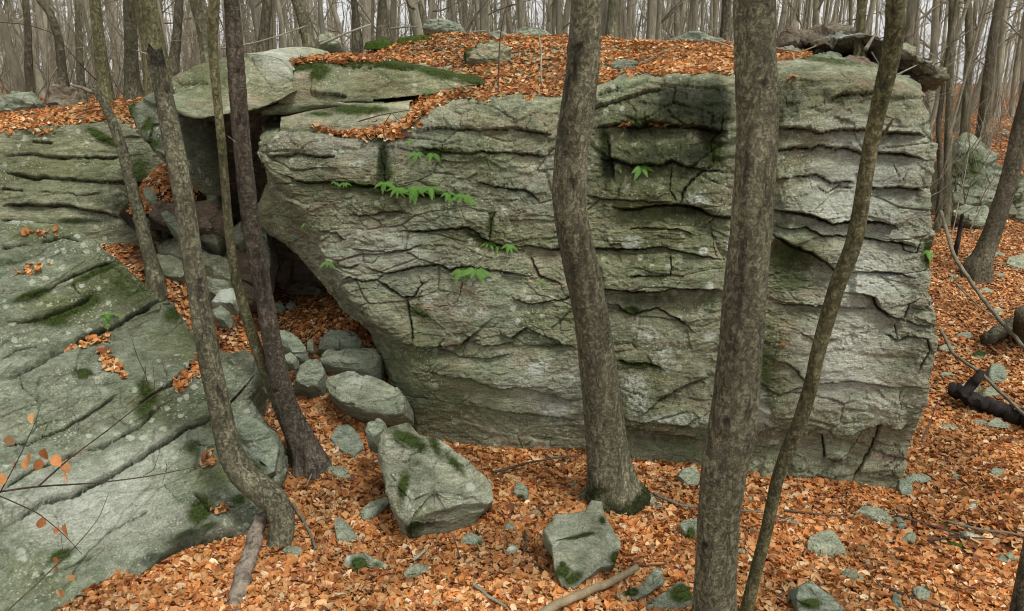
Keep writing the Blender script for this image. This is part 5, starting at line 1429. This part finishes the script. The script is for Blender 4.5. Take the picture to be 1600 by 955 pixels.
# brush: bare saplings between the trunks
ac = Acc()
for i in range(1300):
    px = rn.uniform(-100, 1700)
    Y_ = 13.8 + 26 * rn.random()
    x = (px - 800) / 1290 * Y_
    if px > 1440: Y_ += 3
    zz = float(tz(x, Y_))
    H = rn.uniform(.6, 3.6)
    branch(ac, (x, Y_, zz - .05), np.array([rn.gauss(0, .35), rn.gauss(0, .3), 1.0]), H, .008 * (1 + H / 3) * (1 + Y_ / 60), rn, 2 if i % 2 else 1, 3, 5)
v, f = ac.get()
tag(add('undergrowth', mesh('undergrowth', v, f, TWIG_GREY)), 'tangle of bare thin saplings and twigs on the forest floor', 'undergrowth', kind='stuff')

# ------------------------------------------------------------------ fallen wood and twigs
def stick(name, pts, r0, r1, label, mat=TWIG_GREY, cat='branch', sides=8, wob=.3, group=None, n=26, rough=0.0):
    W = np.array([P(*p) for p in pts])
    R = smooth_path(resample(W, n), 2)
    k = np.linspace(0, 1, n)
    rad = r0 + (r1 - r0) * k
    R = R + wob * rad[:, None] * vn(R * 9, len(label))[:, None]
    v, f, _ = tube(R, rad, sides)
    if rough: v = v + (rough * fbm(v * 18, 3, 5))[:, None] * np.array([.5, .5, 1])
    ends_ = [list(range(sides))[::-1], [len(v) - sides + i for i in range(sides)]]
    fac = [tuple(map(int, q)) for q in f] + [tuple(e) for e in ends_]
    o = centred(name, v, fac, mat)
    return tag(o, label, cat, group)
def gp(px, py, up=.03):
    """point on the forest floor under a pixel"""
    c = G(px, py, 0)
    for _ in range(8): c = G(px, py, float(tz(c[0], c[1])) + up)
    return (px, py, float(c[1]))
def ground_stick(pts, r0, r1, label, up=.05, **kw):
    return stick('fallen_branch', [gp(a, b, up) for a, b in pts], r0, r1, label, **kw)
stick('fallen_branch', [gp(838,965,.09),gp(870,945,.09),gp(915,925,.09),gp(955,908,.10),gp(980,896,.11),gp(996,886,.13)],   .040, .028, 'thick pale curved branch lying at the bottom centre', PALEWOOD, sides=14, n=50)
log = stick('rotten_log', [(362,985,5.45),(368,945,5.65),(380,900,5.95),(392,860,6.25),(404,820,6.55),(408,806,6.6)], .085, .060, 'decaying birch like log with peeling bark at the foot of the curved snag', DEADWOOD, cat='log', sides=28, n=80, rough=.012)
ground_stick([(770,738),(830,722),(880,714),(910,712)], .014, .009, 'long thin branch lying along the boulder foot left of the central trunk', up=.12, mat=TWIG_BROWN)
ground_stick([(458,788),(475,815),(488,842),(493,858)], .018, .012, 'bent grey stick right of the curved trunk foot', mat=TWIG_GREY)
ground_stick([(494,655),(492,700),(490,735),(478,760)], .012, .008, 'slim bent twig on the leaves right of the ringed bark foot', mat=TWIG_GREY, up=.1)
ground_stick([(740,912),(762,932),(790,948)], .017, .010, 'short grey stick at the bottom left of the slab', mat=TWIG_GREY)
ground_stick([(645,876),(655,868),(664,860)], .016, .013, 'stubby piece of stick below the mossy boulder', mat=TWIG_GREY)
ground_stick([(820,830),(822,850),(818,862)], .012, .010, 'short reddish stick left of the flat slab', mat=TWIG_BROWN)
ground_stick([(1020,772),(1060,788),(1110,795),(1200,800)], .016, .010, 'thin grey branch passing behind the thick trunk at its foot', mat=TWIG_GREY, up=.08)
ground_stick([(985,882),(1010,884),(1040,882)], .010, .006, 'thin dark twig right of the pale curved branch', mat=TWIG_BROWN)
ground_stick([(1380,915),(1340,922),(1480,952),(1500,960)][0:1] + [(1430,935),(1480,952)], .012, .007, 'thin twig across the leaves at the bottom right', mat=TWIG_BROWN)
ground_stick([(1225,798),(1280,804),(1320,806)], .012, .008, 'thin twig on the leaves below the right half of the boulder', mat=TWIG_BROWN)
ground_stick([(1480,815),(1520,825),(1590,835),(1640,850)], .014, .009, 'long thin stick on the bare twiggy patch at the right', mat=TWIG_GREY)
ground_stick([(1450,845),(1490,838),(1550,842)], .010, .006, 'short dark stick on the bare twiggy patch at the right', mat=TWIG_BROWN)
ground_stick([(1400,805),(1450,820),(1500,835),(1530,850)], .012, .008, 'brown stick crossing the bare twiggy patch diagonally', mat=TWIG_BROWN)
ground_stick([(1440,690),(1455,655),(1465,628)], .010, .006, 'thin dark twig leaning up beside the boulder at the right', mat=TWIG_BROWN, up=.25)
stick('fallen_branch', [gp(1470,330,.9), gp(1490,400,.8), gp(1530,460,.5), gp(1570,510,.4), gp(1620,565,.3)], .035, .028, 'long grey dead branch slanting down to the right edge, upper of two', TWIG_GREY, n=40)
stick('fallen_branch', [gp(1470,515,.2), gp(1490,555,.2), gp(1530,580,.2), gp(1570,620,.2), gp(1620,665,.2)], .026, .020, 'lower of two long dead branches slanting down to the right edge', TWIG_GREY, n=40)
stick('fallen_branch', [gp(1490,440,.3), gp(1530,480,.3), gp(1560,500,.2)], .016, .010, 'thin forked twig between the two long dead branches', TWIG_GREY)
stick('charred_log', [gp(1483,610,.14), gp(1510,622,.14), gp(1545,632,.12), gp(1580,648,.10), gp(1630,668,.10)], .085, .10, 'charred black log lying on the slope at the right edge', CHAR, cat='log', sides=18, n=60, rough=.025)
stick('charred_stub', [gp(1504,618,.2), gp(1515,606,.30), gp(1528,590,.45), gp(1532,582,.5)], .075, .05, 'charred forked stub rising from the black log', CHAR, cat='log', sides=14, n=30, rough=.02)
stick('dark_log', [gp(1540,530,.12), gp(1560,520,.14), gp(1580,510,.15)], .085, .12, 'dark barked short log with a dead end at the right', BARK_MAPLE, cat='log', sides=16, n=30, rough=.02)
stick('dead_stump', [gp(1598,535,.0), gp(1600,505,.4), gp(1601,488,.8)], .14, .12, 'grey broken stump at the right edge beside the dark short log', BARK_MAPLE, cat='stump', sides=18, n=20)
stick('dead_stub', [gp(1491,402,.0), (1496,380,gp(1491,402)[2]), (1500,356,gp(1491,402)[2]+.05), (1504,334,gp(1491,402)[2])], .055, .03, 'thin blackened stub standing on the slope right of the boulder', CHAR, cat='stump', sides=12, n=24, rough=.02)
for k, (pts, lab, r) in enumerate([
    ([(345,76,12.6),(395,68,12.6),(440,55,12.6),(480,40,12.6),(560,62,12.6)][:4], 'dead branch resting on the left end of the crest', .03),
    ([(500,70,12.0),(540,52,12.0),(580,38,12.1)], 'slanting dead branch left of the skyline rock', .035),
    ([(610,45,13.0),(640,42,13.0),(655,42,13.0)], 'short branch lying left of the skyline rock', .03),
    ([(740,50,12.5),(760,48,12.5),(770,32,12.5)], 'crooked twig right of the skyline rock', .02),
    ([(842,55,10.8),(846,85,10.5),(845,110,9.9),(848,135,9.3)], 'pale upright stick lying on the leaves left of the central trunk', .022),
    ([(962,118,9.0),(1000,100,9.5),(1040,78,10.4),(1065,72,10.9)], 'long grey branch across the top leaves between the thick trunks', .02),
    ([(1100,60,12.0),(1140,72,11.6),(1180,95,11.0)], 'grey branch on the crest behind the thickest trunk', .03),
    ([(1210,75,10.5),(1250,82,10.2),(1275,72,10.2)], 'branch lying before the brown dome shaped rock', .025),
    ([(1256,90,9.5),(1290,95,9.4),(1310,100,9.2)], 'dark twig on top near the right end', .02),
    ([(1352,78,10.0),(1362,62,10.3),(1370,50,10.4)], 'splintered orange brown wood stub in the jagged pile', .05),
    ([(1400,118,9.6),(1420,108,9.6),(1432,102,9.7)], 'bleached twig poking from the right tip of the jagged pile', .02),
    ([(1362,82,9.7),(1372,98,9.6),(1382,112,9.5)], 'pale twig in the middle of the jagged pile', .015),
    ([(560,190,9.0),(595,180,9.1),(640,172,9.2)], 'dark twig lying in the leafy notch', .014),
    ([(600,195,9.0),(612,175,9.0),(620,186,8.9),(640,200,8.8)], 'bent rootlet in the leafy notch', .008),
    ([(690,122,9.8),(705,136,9.5),(730,141,9.3)], 'white twig hanging over the mossy end of the ledge slab', .010),
    ([(545,130,9.5),(525,160,9.3),(570,175,9.1)][:2], 'thin twig leaning on the long grey slab', .006),
    ([(0,196,11.4),(12,190,11.4),(8,205,11.3)], 'small twig on the left bank at the picture edge', .015),
    ([(68,162,11.6),(80,120,11.5),(90,105,11.5)], 'bent stem rising beside the brown faced boulder', .03),
    ([(150,125,10.5),(125,100,10.3),(85,52,10.2),(40,38,10.0),(0,35,9.9)], 'long arching dark twig reaching over the upper left bank', .012),
 ]):
    stick('dead_branch', pts, r * .55, r * .28, lab, DEADWOOD if 'orange' in lab else (TWIG_BROWN if ('dark' in lab or 'rootlet' in lab) else TWIG_GREY), n=24)
# upright seedlings
for k, (pts, lab, r) in enumerate([
    ([(722,905,6.2),(718,870,6.2),(708,835,6.25),(698,830,6.3)], 'dark seedling stem standing in the leaves below the mossy boulder', .008),
    ([(682,862,6.3),(681,830,6.3),(679,780,6.35),(678,745,6.4)], 'hair thin seedling stem in front of the mossy boulder', .003),
    ([(778,160,9.3),(779,110,9.4),(781,60,9.5),(790,10,9.6)], 'thin sapling on top of the boulder left of the central trunk', .010),
    ([(232,610,7.3),(228,585,7.3),(215,560,7.3),(206,530,7.3)], 'grey bare seedling on the left boulder', .006),
    ([(242,608,7.3),(240,580,7.3),(238,565,7.3)], 'reddish tiny seedling on the left boulder', .003),
    ([(1100,650,7.4),(1160,600,6.6),(1195,540,6.3),(1150,520,6.2)][:2], 'thin twig crossing the boulder face left of the thickest trunk', .004),
 ]):
    stick('seedling', pts, r, r * .5, lab, TWIG_BROWN, cat='seedling', sides=6, n=16)
for i in range(26):
    px, py = random.uniform(420, 1560), random.uniform(770, 940)
    a = random.uniform(0, 3.14); L = random.uniform(12, 36)
    ground_stick([(px, py), (px + L * math.cos(a) * .5 + random.uniform(-3, 3), py + L * .25 * math.sin(a) + random.uniform(-2, 2)), (px + L * math.cos(a), py + L * .5 * math.sin(a))], .006, .003,
                 'small loose twig lying in the foreground leaves', mat=TWIG_BROWN if i % 3 else TWIG_GREY, n=8, sides=5, group='loose twigs in the foreground leaves', cat='twig', up=.045)

# ------------------------------------------------------------------ leaves
PAL = np.array([[.42,.165,.050],[.36,.13,.04],[.47,.235,.095],[.53,.33,.17],[.45,.19,.065],[.27,.085,.03],[.60,.44,.29],[.16,.06,.03],[.40,.17,.065],[.50,.27,.115],[.44,.13,.035]])
PW = np.array([.18,.14,.15,.09,.15,.07,.05,.04,.06,.06,.01]); PW /= PW.sum()
def leaf_template(detail):
    if detail == 2:
        u = np.array([0, .22, .5, .78, 1.0])
        w = np.array([.0, .25, .31, .20, 0])
        mid = np.stack([u, u * 0, u * 0], 1)
        Lp = np.stack([u[1:4], w[1:4], w[1:4] * .45], 1)
        Rp = np.stack([u[1:4], -w[1:4], w[1:4] * .45], 1)
        V = np.concatenate([mid, Lp, Rp])  # 0-4 mid,5-7 L,8-10 R
        Fc = np.array([[0,1,5,5],[1,2,6,5],[2,3,7,6],[3,4,7,7],[0,8,1,1],[1,8,9,2],[2,9,10,3],[3,10,4,4]])
        T = []
        for a in Fc:
            T.append([a[0], a[1], a[2]])
            if a[3] != a[2]: T.append([a[0], a[2], a[3]])
        return V, np.array(T)
    V = np.array([[0,0,0],[.45,.32,.12],[1,0,0],[.45,-.32,.12],[.45,0,0]], float)
    if detail == 1: return V, np.array([[0,4,1],[4,2,1],[0,3,4],[4,3,2]])
    return V[:4], np.array([[0,3,2],[0,2,1]])
def leaves(name, pos, nrm, size, detail, label, lift=.012, tiltamp=.38, parent=None, dark=1.0, seed=0, mat=None):
    r = np.random.RandomState(seed + 5)
    N = len(pos)
    V, T = leaf_template(detail)
    n = nrm + r.normal(0, tiltamp, (N, 3)); n /= np.linalg.norm(n, axis=1, keepdims=True)
    a = r.normal(0, 1, (N, 3)); a -= (a * n).sum(1)[:, None] * n; a /= np.linalg.norm(a, axis=1, keepdims=True)
    b = np.cross(n, a)
    L = size * r.uniform(.5, 1.35, N)
    ww = r.uniform(.75, 1.25, N)
    fold = r.uniform(-.6, 1.3, N)
    curl = r.uniform(-.25, .4, N)
    X = V[None, :, 0] - .5
    Yv = V[None, :, 1] * ww[:, None]
    Z = V[None, :, 2] * fold[:, None] + curl[:, None] * (X * X) * 1.6
    if detail == 2: Z = Z + .12 * r.normal(0, 1, (N, V.shape[0])) * (np.abs(V[None, :, 1]) > 0)
    Q = pos[:, None] + (L[:, None] * X)[..., None] * a[:, None] + (L[:, None] * Yv)[..., None] * b[:, None] + (L[:, None] * Z)[..., None] * n[:, None]
    Q += nrm[:, None] * (lift * r.uniform(.2, 2.2, N))[:, None, None]
    Fc = (T[None] + (np.arange(N) * V.shape[0])[:, None, None]).reshape(-1, 3)
    c = (PAL[r.choice(len(PAL), N, p=PW)] * np.array([1.10, 1.16, 1.12])) * r.uniform(.75, 1.3, (N, 1)) * dark
    pn = fbm(pos * np.array([1.6, 1.6, .5]), 3, 222); c = c * (1 + .30 * np.clip(pn, -1, 1))[:, None] * .92
    cc = np.concatenate([np.repeat(c, V.shape[0], 0), np.ones((N * V.shape[0], 1))], 1)
    o = add(name, mesh(name, Q.reshape(-1, 3), Fc, mat or LEAF, cols=cc, smooth_=False), parent)
    return tag(o, label, 'leaf litter', kind='stuff')
# foreground and gully
def scatter_ground(n, x0, x1, y0, y1, seed, cond=None):
    r = np.random.RandomState(seed)
    x, y = r.uniform(x0, x1, n), r.uniform(y0, y1, n)
    # keep what the view cone could show, with a margin
    px = 800 + 1256 * x / (y * CP + 3.0 * SP)
    k = (px > -350) & (px < 1950)
    if cond is not None: k &= cond(x, y)
    x, y = x[k], y[k]
    return np.stack([x, y, tz(x, y)], -1), tn(x, y)
bare = lambda x, y: ((x - 4.05) / .65) ** 2 + ((y - 6.55) / .32) ** 2 > 1.0
r9 = np.random.RandomState(9)
p, n = scatter_ground(104000, -4.6, 6.6, 4.0, 9.4, 1, lambda x, y: bare(x, y) | (r9.random_sample(len(x)) < .25))
leaves('leaf_litter', p, n, .094, 2, 'thick orange brown beech leaves covering the ground in front of the boulders', lift=.014, seed=1)
p, n = scatter_ground(24000, -6.5, -.3, 8.4, 11.9, 2, lambda x, y: np.where(x < -3.1, (y < 9.9) | ((x < -4.9) & (y < 10.6)), y < 11.2))
leaves('leaf_litter', p, n, .068, 1, 'rusty leaves filling the gully and the cave floor', lift=.014, seed=2)
p, n = scatter_ground(95000, 3.6, 17, 8.8, 20, 3)
leaves('leaf_litter', p, n, .075, 1, 'orange leaves covering the slope right of the great boulder', lift=.014, seed=3)
p, n = scatter_ground(60000, 5, 28, 20, 44, 4)
leaves('leaf_litter', p, n, .11, 0, 'distant brown leaves on the forest floor at the right', lift=.02, seed=4)
p, n = scatter_ground(52000, -14, -3.5, 10.8, 18, 5)
leaves('leaf_litter', p, n, .072, 1, 'orange leaves on the bank at the upper left', lift=.014, seed=5)
p, n = scatter_ground(30000, -22, 6, 13, 34, 6)
leaves('leaf_litter', p, n, .10, 0, 'brown leaves on the forest floor behind the crest', lift=.02, seed=6)

def surf_leaves(key, mask, N, label, size=.074, detail=1, seed=0, lift=.014, tilt=.42, dark=1.0, name='leaf_litter'):
    V, Nn, px, py, D = SURF[key]
    # area per vertex
    A = np.linalg.norm(np.cross(np.gradient(V, axis=0), np.gradient(V, axis=1)), axis=-1)
    w = (A * mask).ravel()
    r = np.random.RandomState(seed)
    i = r.choice(len(w), N, p=w / w.sum())
    pos = V.reshape(-1, 3)[i]
    nn = Nn.reshape(-1, 3)[i]
    nn = nn * .5 + np.array([0, 0, .5])
    return leaves(name, pos + r.normal(0, .012, pos.shape), nn, size, detail, label, lift=lift, seed=seed, tiltamp=tilt, dark=dark)
def poly_mask(px, py, poly, soft=0):
    m = np.zeros(px.shape, bool)
    n = len(poly)
    for i in range(n):
        (x1, y1), (x2, y2) = poly[i], poly[(i + 1) % n]
        c = ((y1 > py) != (y2 > py)) & (px < (x2 - x1) * (py - y1) / (y2 - y1 + 1e-9) + x1)
        m ^= c
    return m
V, Nn, px, py, D = SURF['main']
ny = px.shape[0]
r_ids = np.repeat(np.arange(ny)[:, None], px.shape[1], 1)
top_start = sum([10, 32, 54, 56, 62, 76, 72, 56, 24])
istop = (r_ids > top_start - 4) & (Nn[..., 2] > .45)
wob = 5 * vn(np.stack([px / 18, py / 18, px * 0], -1), 71)
pm = poly_mask(px + wob, py + wob, [(452,200),(600,222),(645,208),(668,190),(700,166),(790,154),(872,152),(930,140),(980,122),(1050,119),(1145,124),(1150,100),(1225,102),(1262,86),(1260,60),(1130,40),(430,40)])
mask = istop & pm & (px > 440)
back = (V[..., 1] > 9.0)
surf_leaves('main', (mask * 1.0), 34000, 'thick orange leaves covering the top of the great boulder', seed=21, size=.072)
pm2 = poly_mask(px, py, [(448,206),(470,184),(700,150),(668,192),(645,214),(598,228),(540,212)]) & (Nn[..., 2] > .2)
surf_leaves('main', pm2 * (r_ids > top_start - 12) * 1.0, 3600, 'leaves heaped in the notch at the left of the great boulder top', seed=22, detail=2, lift=.03)
pm3 = blobs(px, py, [(1030,196,18,3,0,1),(1230,126,14,3,0,1),(985,194,14,3,0,1),(1228,533,6,2,0,1),(740,430,3,2,0,1)]) > .5
surf_leaves('main', pm3 * 1.0, 46, 'few stray leaves caught on ledges of the great boulder face', seed=23, detail=2, lift=.02)
V2, N2, px2, py2, D2 = SURF['ledge']
m = (N2[..., 2] > .5) & (py2 < 100 + 6 * vn(np.stack([px2 / 15, py2 / 15, px2 * 0], -1), 5)) & (px2 > 440)
surf_leaves('ledge', m * 1.0, 5500, 'orange leaves lying on the mossy ledge slab', seed=24)
V2, N2, px2, py2, D2 = SURF['left']
lm = blobs(px2, py2, [(50,424,30,7,-15,1),(72,366,18,4,0,1),(45,365,10,3,0,1),(140,535,20,7,-25,1),(112,542,10,5,0,1),(170,565,9,28,-38,1),(310,570,9,30,20,1),(285,598,12,22,35,1),(325,720,14,18,0,1),(345,800,16,9,-20,1),(125,466,4,3,0,1),(165,530,12,5,0,1),(190,585,8,14,-30,1)]) > .45
surf_leaves('left', lm * 1.0, 900, 'small drifts of leaves in the hollows of the left boulder', seed=25, detail=2, lift=.02)
V2, N2, px2, py2, D2 = SURF['leftback']
surf_leaves('leftback', ((N2[..., 2] > .6) & (py2 < 222)) * 1.0, 5000, 'leaves lying on the back top of the long bedded boulder', seed=26)
# leaf pile before the cave wall
c = P(272, 300, 10.6)
r = np.random.RandomState(4)
a, q = r.uniform(0, 6.283, 3200), np.sqrt(r.uniform(0, 1, 3200))
pos = np.stack([c[0] + .62 * q * np.cos(a), c[1] + .5 * q * np.sin(a), c[2] - .25 + .62 * (1 - q ** 1.6)], 1)
leaves('leaf_pile', pos, np.tile([0, -.5, .8], (3200, 1)), .068, 1, 'heap of rusty leaves banked up before the cave wall', seed=31)
# soil mound that carries the pile
th = np.linspace(0, 2 * np.pi, 40, endpoint=False); qq = np.linspace(0, 1, 12)
Q_, T_ = np.meshgrid(qq, th, indexing='ij')
mv = np.stack([c[0] + .66 * Q_ * np.cos(T_), c[1] + .55 * Q_ * np.sin(T_), c[2] - .3 + .62 * (1 - Q_ ** 1.6) - .12 * (Q_ > .99)], -1).reshape(-1, 3)
mv = mv + (.07 * fbm(mv * 4, 3, 6))[:, None] * np.array([1, 1, .6])
mf = grid_faces(12, 40, wrap=True)
tag(add('soil_mound', mesh('soil_mound', mv, mf, SOIL)), 'small mound of soil under the leaf heap before the cave wall', kind='structure')

# ------------------------------------------------------------------ moss cushions on top
def moss_pad(px, py, Y, rx, ry, h, label, seed):
    c = P(px, py, Y)
    nt, nr = 40, 12
    T_, Q_ = np.meshgrid(np.linspace(0, 2 * np.pi, nt, endpoint=False), np.linspace(0, 1, nr))
    edge = 1 + .25 * vn(np.stack([np.cos(T_) * 2, np.sin(T_) * 2, T_ * 0 + seed], -1), seed)
    x = c[0] + rx * Q_ * edge * np.cos(T_); y = c[1] + ry * Q_ * edge * np.sin(T_)
    z = c[2] - h * .6 + h * .75 * np.sqrt(np.clip(1 - Q_ ** 2, 0, 1)) - .06 * (Q_ > .99)
    V = np.stack([x, y, z], -1)
    V[..., 2] += h * .35 * fbm(V * 14, 3, seed) * (1 - Q_)
    f = grid_faces(nr, nt, wrap=True)
    o = centred('moss_cushion', V.reshape(-1, 3), f, MOSS)
    tag(o, label, 'moss')
def top_y_at(px, py):
    V, Nn, gx_, gy_, D = SURF['main']
    d = (gx_ - px) ** 2 + (gy_ - py) ** 2
    d = np.where(istop, d, 1e9)
    k = np.unravel_index(np.argmin(d), d.shape)
    return float(V[k][1])
for (a, b, rx, ry, h, lab) in [(595,64,.22,.16,.10,'green moss cushion in the leaves at the left end of the crest'),(660,58,.38,.15,.09,'wide moss cushion just below the skyline rock'),(645,60,.18,.12,.08,'small moss cushion touching the wide one below the skyline rock'),
    (712,60,.22,.12,.08,'moss cushion to the right below the skyline rock'),(983,90,.20,.22,.07,'round moss cushion right of the central trunk on top'),(943,94,.08,.12,.06,'moss peeping out behind the central trunk on top'),
    (700,72,.16,.10,.06,'low moss cushion left of the flat stone on top'),(815,58,.30,.12,.05,'flat strip of moss left of the central trunk near the crest'),(515,88,.26,.16,.07,'moss cushion above the mossy ledge slab'),(548,86,.18,.14,.07,'second moss cushion above the mossy ledge slab, nearer the middle')]:
    moss_pad(a, b, top_y_at(a, b), rx, ry, h, lab, int(a))
for (a, b, lab) in [(1467,818,'small green moss clump on the bare twiggy patch'),(1493,850,'darker moss clump below the bare twiggy patch')]:
    g = gp(a, b, .02)
    moss_pad(a, b, g[2], .085, .06, .05, lab, a)

# ------------------------------------------------------------------ ferns
def frond_mesh(L, pairs, seed):
    rn = random.Random(seed)
    V, Fc = [], []
    droop = rn.uniform(.35, .8)
    def mid(t): return np.array([0, L * t * (1 - .15 * droop * t), L * (.28 * t - droop * t * t * .7)])
    def up(v): V.append(v); return len(V) - 1
    a = None
    for k in range(9):
        t = k / 8; m = mid(t); w = .012 * L * (1.3 - t)
        i = up(m + [w, 0, 0]); j = up(m + [-w, 0, 0])
        if a: Fc.append((a[0], i, j, a[1]))
        a = (i, j)
    for k in range(pairs):
        t = .14 + .86 * k / pairs
        m = mid(t)
        wl = L * .21 * math.sin(math.pi * min(1, (t * .82 + .18))) ** .7 * (1.05 - t * .5)
        for sgn in (-1, 1):
            tip = m + np.array([sgn * wl, wl * .35, -wl * .12 + rn.uniform(-.01, .01)])
            q = L * .30 / pairs
            i0 = up(m + [0, -q * .8, 0]); i1 = up(m * .5 + tip * .5 + [0, -q, .12 * q]); i2 = up(tip); i3 = up(m * .5 + tip * .5 + [0, q, .12 * q]); i4 = up(m + [0, q, 0])
            f = [i0, i1, i2, i3, i4]
            Fc.append(tuple(f if sgn > 0 else f[::-1]))
    return mesh('frond', np.array(V), Fc, FERN, smooth_=False)
FR = [frond_mesh(1.0, 15, k) for k in range(5)]
def face_point(key, px, py):
    V, Nn, gx_, gy_, D = SURF[key]
    qx, qy, qd = proj(V)
    d = (qx - px) ** 2 + (qy - py) ** 2 + 0.5 * (V[..., 1] - V[..., 1].min())
    k = np.unravel_index(np.argmin(d), d.shape)
    return V[k] + Nn[k] * .01, Nn[k]
rfn = random.Random(5)
def fern(key, px, py, n, L, label, az=None, spread=1.1, pitch=0.25):
    p, nn = face_point(key, px, py)
    root = thing('fern', tuple(float(v) for v in p), label, 'fern')
    for i in range(n):
        o = add('frond', rfn.choice(FR), root)
        s = L * 1.12 * rfn.uniform(.6, 1.25)
        o.scale = (s, s, s)
        fan = ((i + .5) / n - .5) * 2 * spread + rfn.uniform(-.2, .2)
        tilt = (.95 if key == 'main' else .25) + rfn.uniform(-.35, .25)
        mtx = Matrix.Rotation(math.pi + rfn.uniform(-.2, .2), 3, 'Z') @ Matrix.Rotation(-tilt, 3, 'X') @ Matrix.Rotation(fan, 3, 'Z')
        o.rotation_euler = mtx.to_euler()
for (k, a, b, n, L, lab) in [
    ('main',540,284,4,.11,'leftmost little fern in the long seam of the boulder'),('main',523,283,3,.08,'tiny fern tip left of the seam ferns'),('main',600,284,6,.17,'bushy fern in the long seam left of centre'),
    ('main',622,292,5,.15,'fern in the long seam right of the bushy one'),('main',650,292,6,.17,'broad fern in the middle of the long seam'),('main',672,290,5,.15,'fern with raised tips in the long seam'),
    ('main',700,300,4,.13,'small fern near the right end of the long seam'),('main',724,302,4,.17,'drooping fern closing the right end of the long seam'),('main',652,236,4,.12,'fern in the short seam under the leafy notch'),
    ('main',676,238,3,.13,'second fern in the short seam, to the right'),('main',640,220,3,.10,'small fern hanging under the leafy notch'),
    ('main',765,378,4,.12,'small fern at the corner of the stepped crack'),('main',795,380,4,.12,'fern right of the stepped crack corner'),('main',778,384,3,.09,'tiny fern between the two ferns of the stepped crack'),
    ('main',720,420,4,.17,'hanging fern with two fronds on the mid left face'),('main',745,418,4,.19,'drooping fern just right of the hanging one on the mid face'),
    ('main',1003,258,4,.15,'bright fern hanging between the two thick trunks'),('main',968,260,1,.12,'single small frond left of the bright hanging fern'),('main',845,438,2,.07,'tiny fern left of the central trunk at mid height'),
    ('main',1448,390,3,.10,'small fern on the right edge of the boulder'),('main',478,348,2,.08,'tiny fern on the slanting left edge of the boulder'),('main',512,408,3,.11,'small fern on the cave side edge of the boulder'),
    ('ledge',668,142,4,.15,'fern under the mossy ledge slab'),('ledge',712,140,4,.16,'pale fern near the mossy end of the ledge slab'),
    ('main',670,168,5,.20,'fern sprawling at the right rim of the leafy notch'),('main',600,160,4,.13,'fern on the leaves in the upper notch'),('main',555,176,4,.14,'small fern at the left in the leafy notch'),('main',745,150,3,.12,'fern tip among top leaves above the middle face'),
    ('left',170,492,7,.20,'bright green fern growing on the left boulder')]:
    fern(k, a, b, n, L, lab, spread=1.35)
p = gp(365, 838, .05)
# ------------------------------------------------------------------ beech twigs with dead leaves at the left front
def single_leaf(root, px, py, Y, size, seed):
    r = np.random.RandomState(seed)
    V, T = leaf_template(2)
    c = P(px, py, Y)
    n = np.array([r.normal(0, .5), -1, r.normal(.2, .4)]); n /= np.linalg.norm(n)
    a = np.array([r.normal(0, .6), 0, -1.0]); a -= (a @ n) * n; a /= np.linalg.norm(a)
    b = np.cross(n, a)
    fold = r.uniform(.3, 1.5)
    Q = c + size * ((V[:, :1] - .0) * a + V[:, 1:2] * 1.1 * b + V[:, 2:] * fold * n)
    col = PAL[r.choice([2, 3, 4, 8, 9])] * r.uniform(.9, 1.15)
    cc = np.tile([*col, 1], (len(Q), 1))
    part('leaf', root, Q, T, LEAF, cols=cc, smooth_=False)
def beech_twig(stems, lv, label):
    b = P(*stems[0][0][0])
    root = thing('beech_twig', tuple(map(float, b)), label, 'twig')
    for pts, r0, r1 in stems:
        W = np.array([P(*p) for p in pts])
        R = smooth_path(resample(W, 22), 1)
        v, f, _ = tube(R, np.linspace(r0, r1, 22), 6)
        part('stem', root, v, f, TWIG_BROWN)
    for i, (a, b2, Y_, s) in enumerate(lv): single_leaf(root, a, b2, Y_, s, i + int(a))
beech_twig([([(-60,780,3.9),(0,768,4.0),(60,760,4.1),(150,755,4.3),(230,745,4.5),(290,733,4.7),(345,722,4.9)], .007, .002),
            ([(60,760,4.1),(110,715,4.1),(165,675,4.15),(215,635,4.2),(300,580,4.3)], .005, .0015),
            ([(0,770,4.0),(30,715,3.9),(55,660,3.85),(62,640,3.8)], .004, .001),
            ([(223,744,4.5),(240,735,4.5),(250,705,4.5),(248,690,4.5)], .002, .001)],
           [(16,680,3.9,.085),(70,700,4.1,.09),(48,708,4.1,.07),(82,712,4.1,.09),(62,716,4.05,.08),(96,722,4.15,.08),(102,738,4.15,.06),(40,716,4.0,.07),(3,738,3.9,.08),(52,645,3.85,.06),(25,722,4.0,.05)],
           'fine arching twigs with orange beech leaves before the left boulder')
beech_twig([([(-60,755,3.8),(0,775,3.9),(60,802,4.0),(100,835,4.1),(128,866,4.2)], .005, .0015),
            ([(0,965,3.9),(60,910,4.0),(120,852,4.1),(155,810,4.2),(170,770,4.3)], .005, .0015),
            ([(98,862,4.1),(95,830,4.1),(98,820,4.1)], .0015, .001)],
           [(66,808,4.0,.075),(102,818,4.1,.08),(92,822,4.1,.05),(88,870,4.1,.06),(108,898,4.1,.06),(90,920,4.1,.05),(98,922,4.1,.06),(90,885,4.1,.05)],
           'crossing bare twigs with a few hanging leaves at the lower left corner')
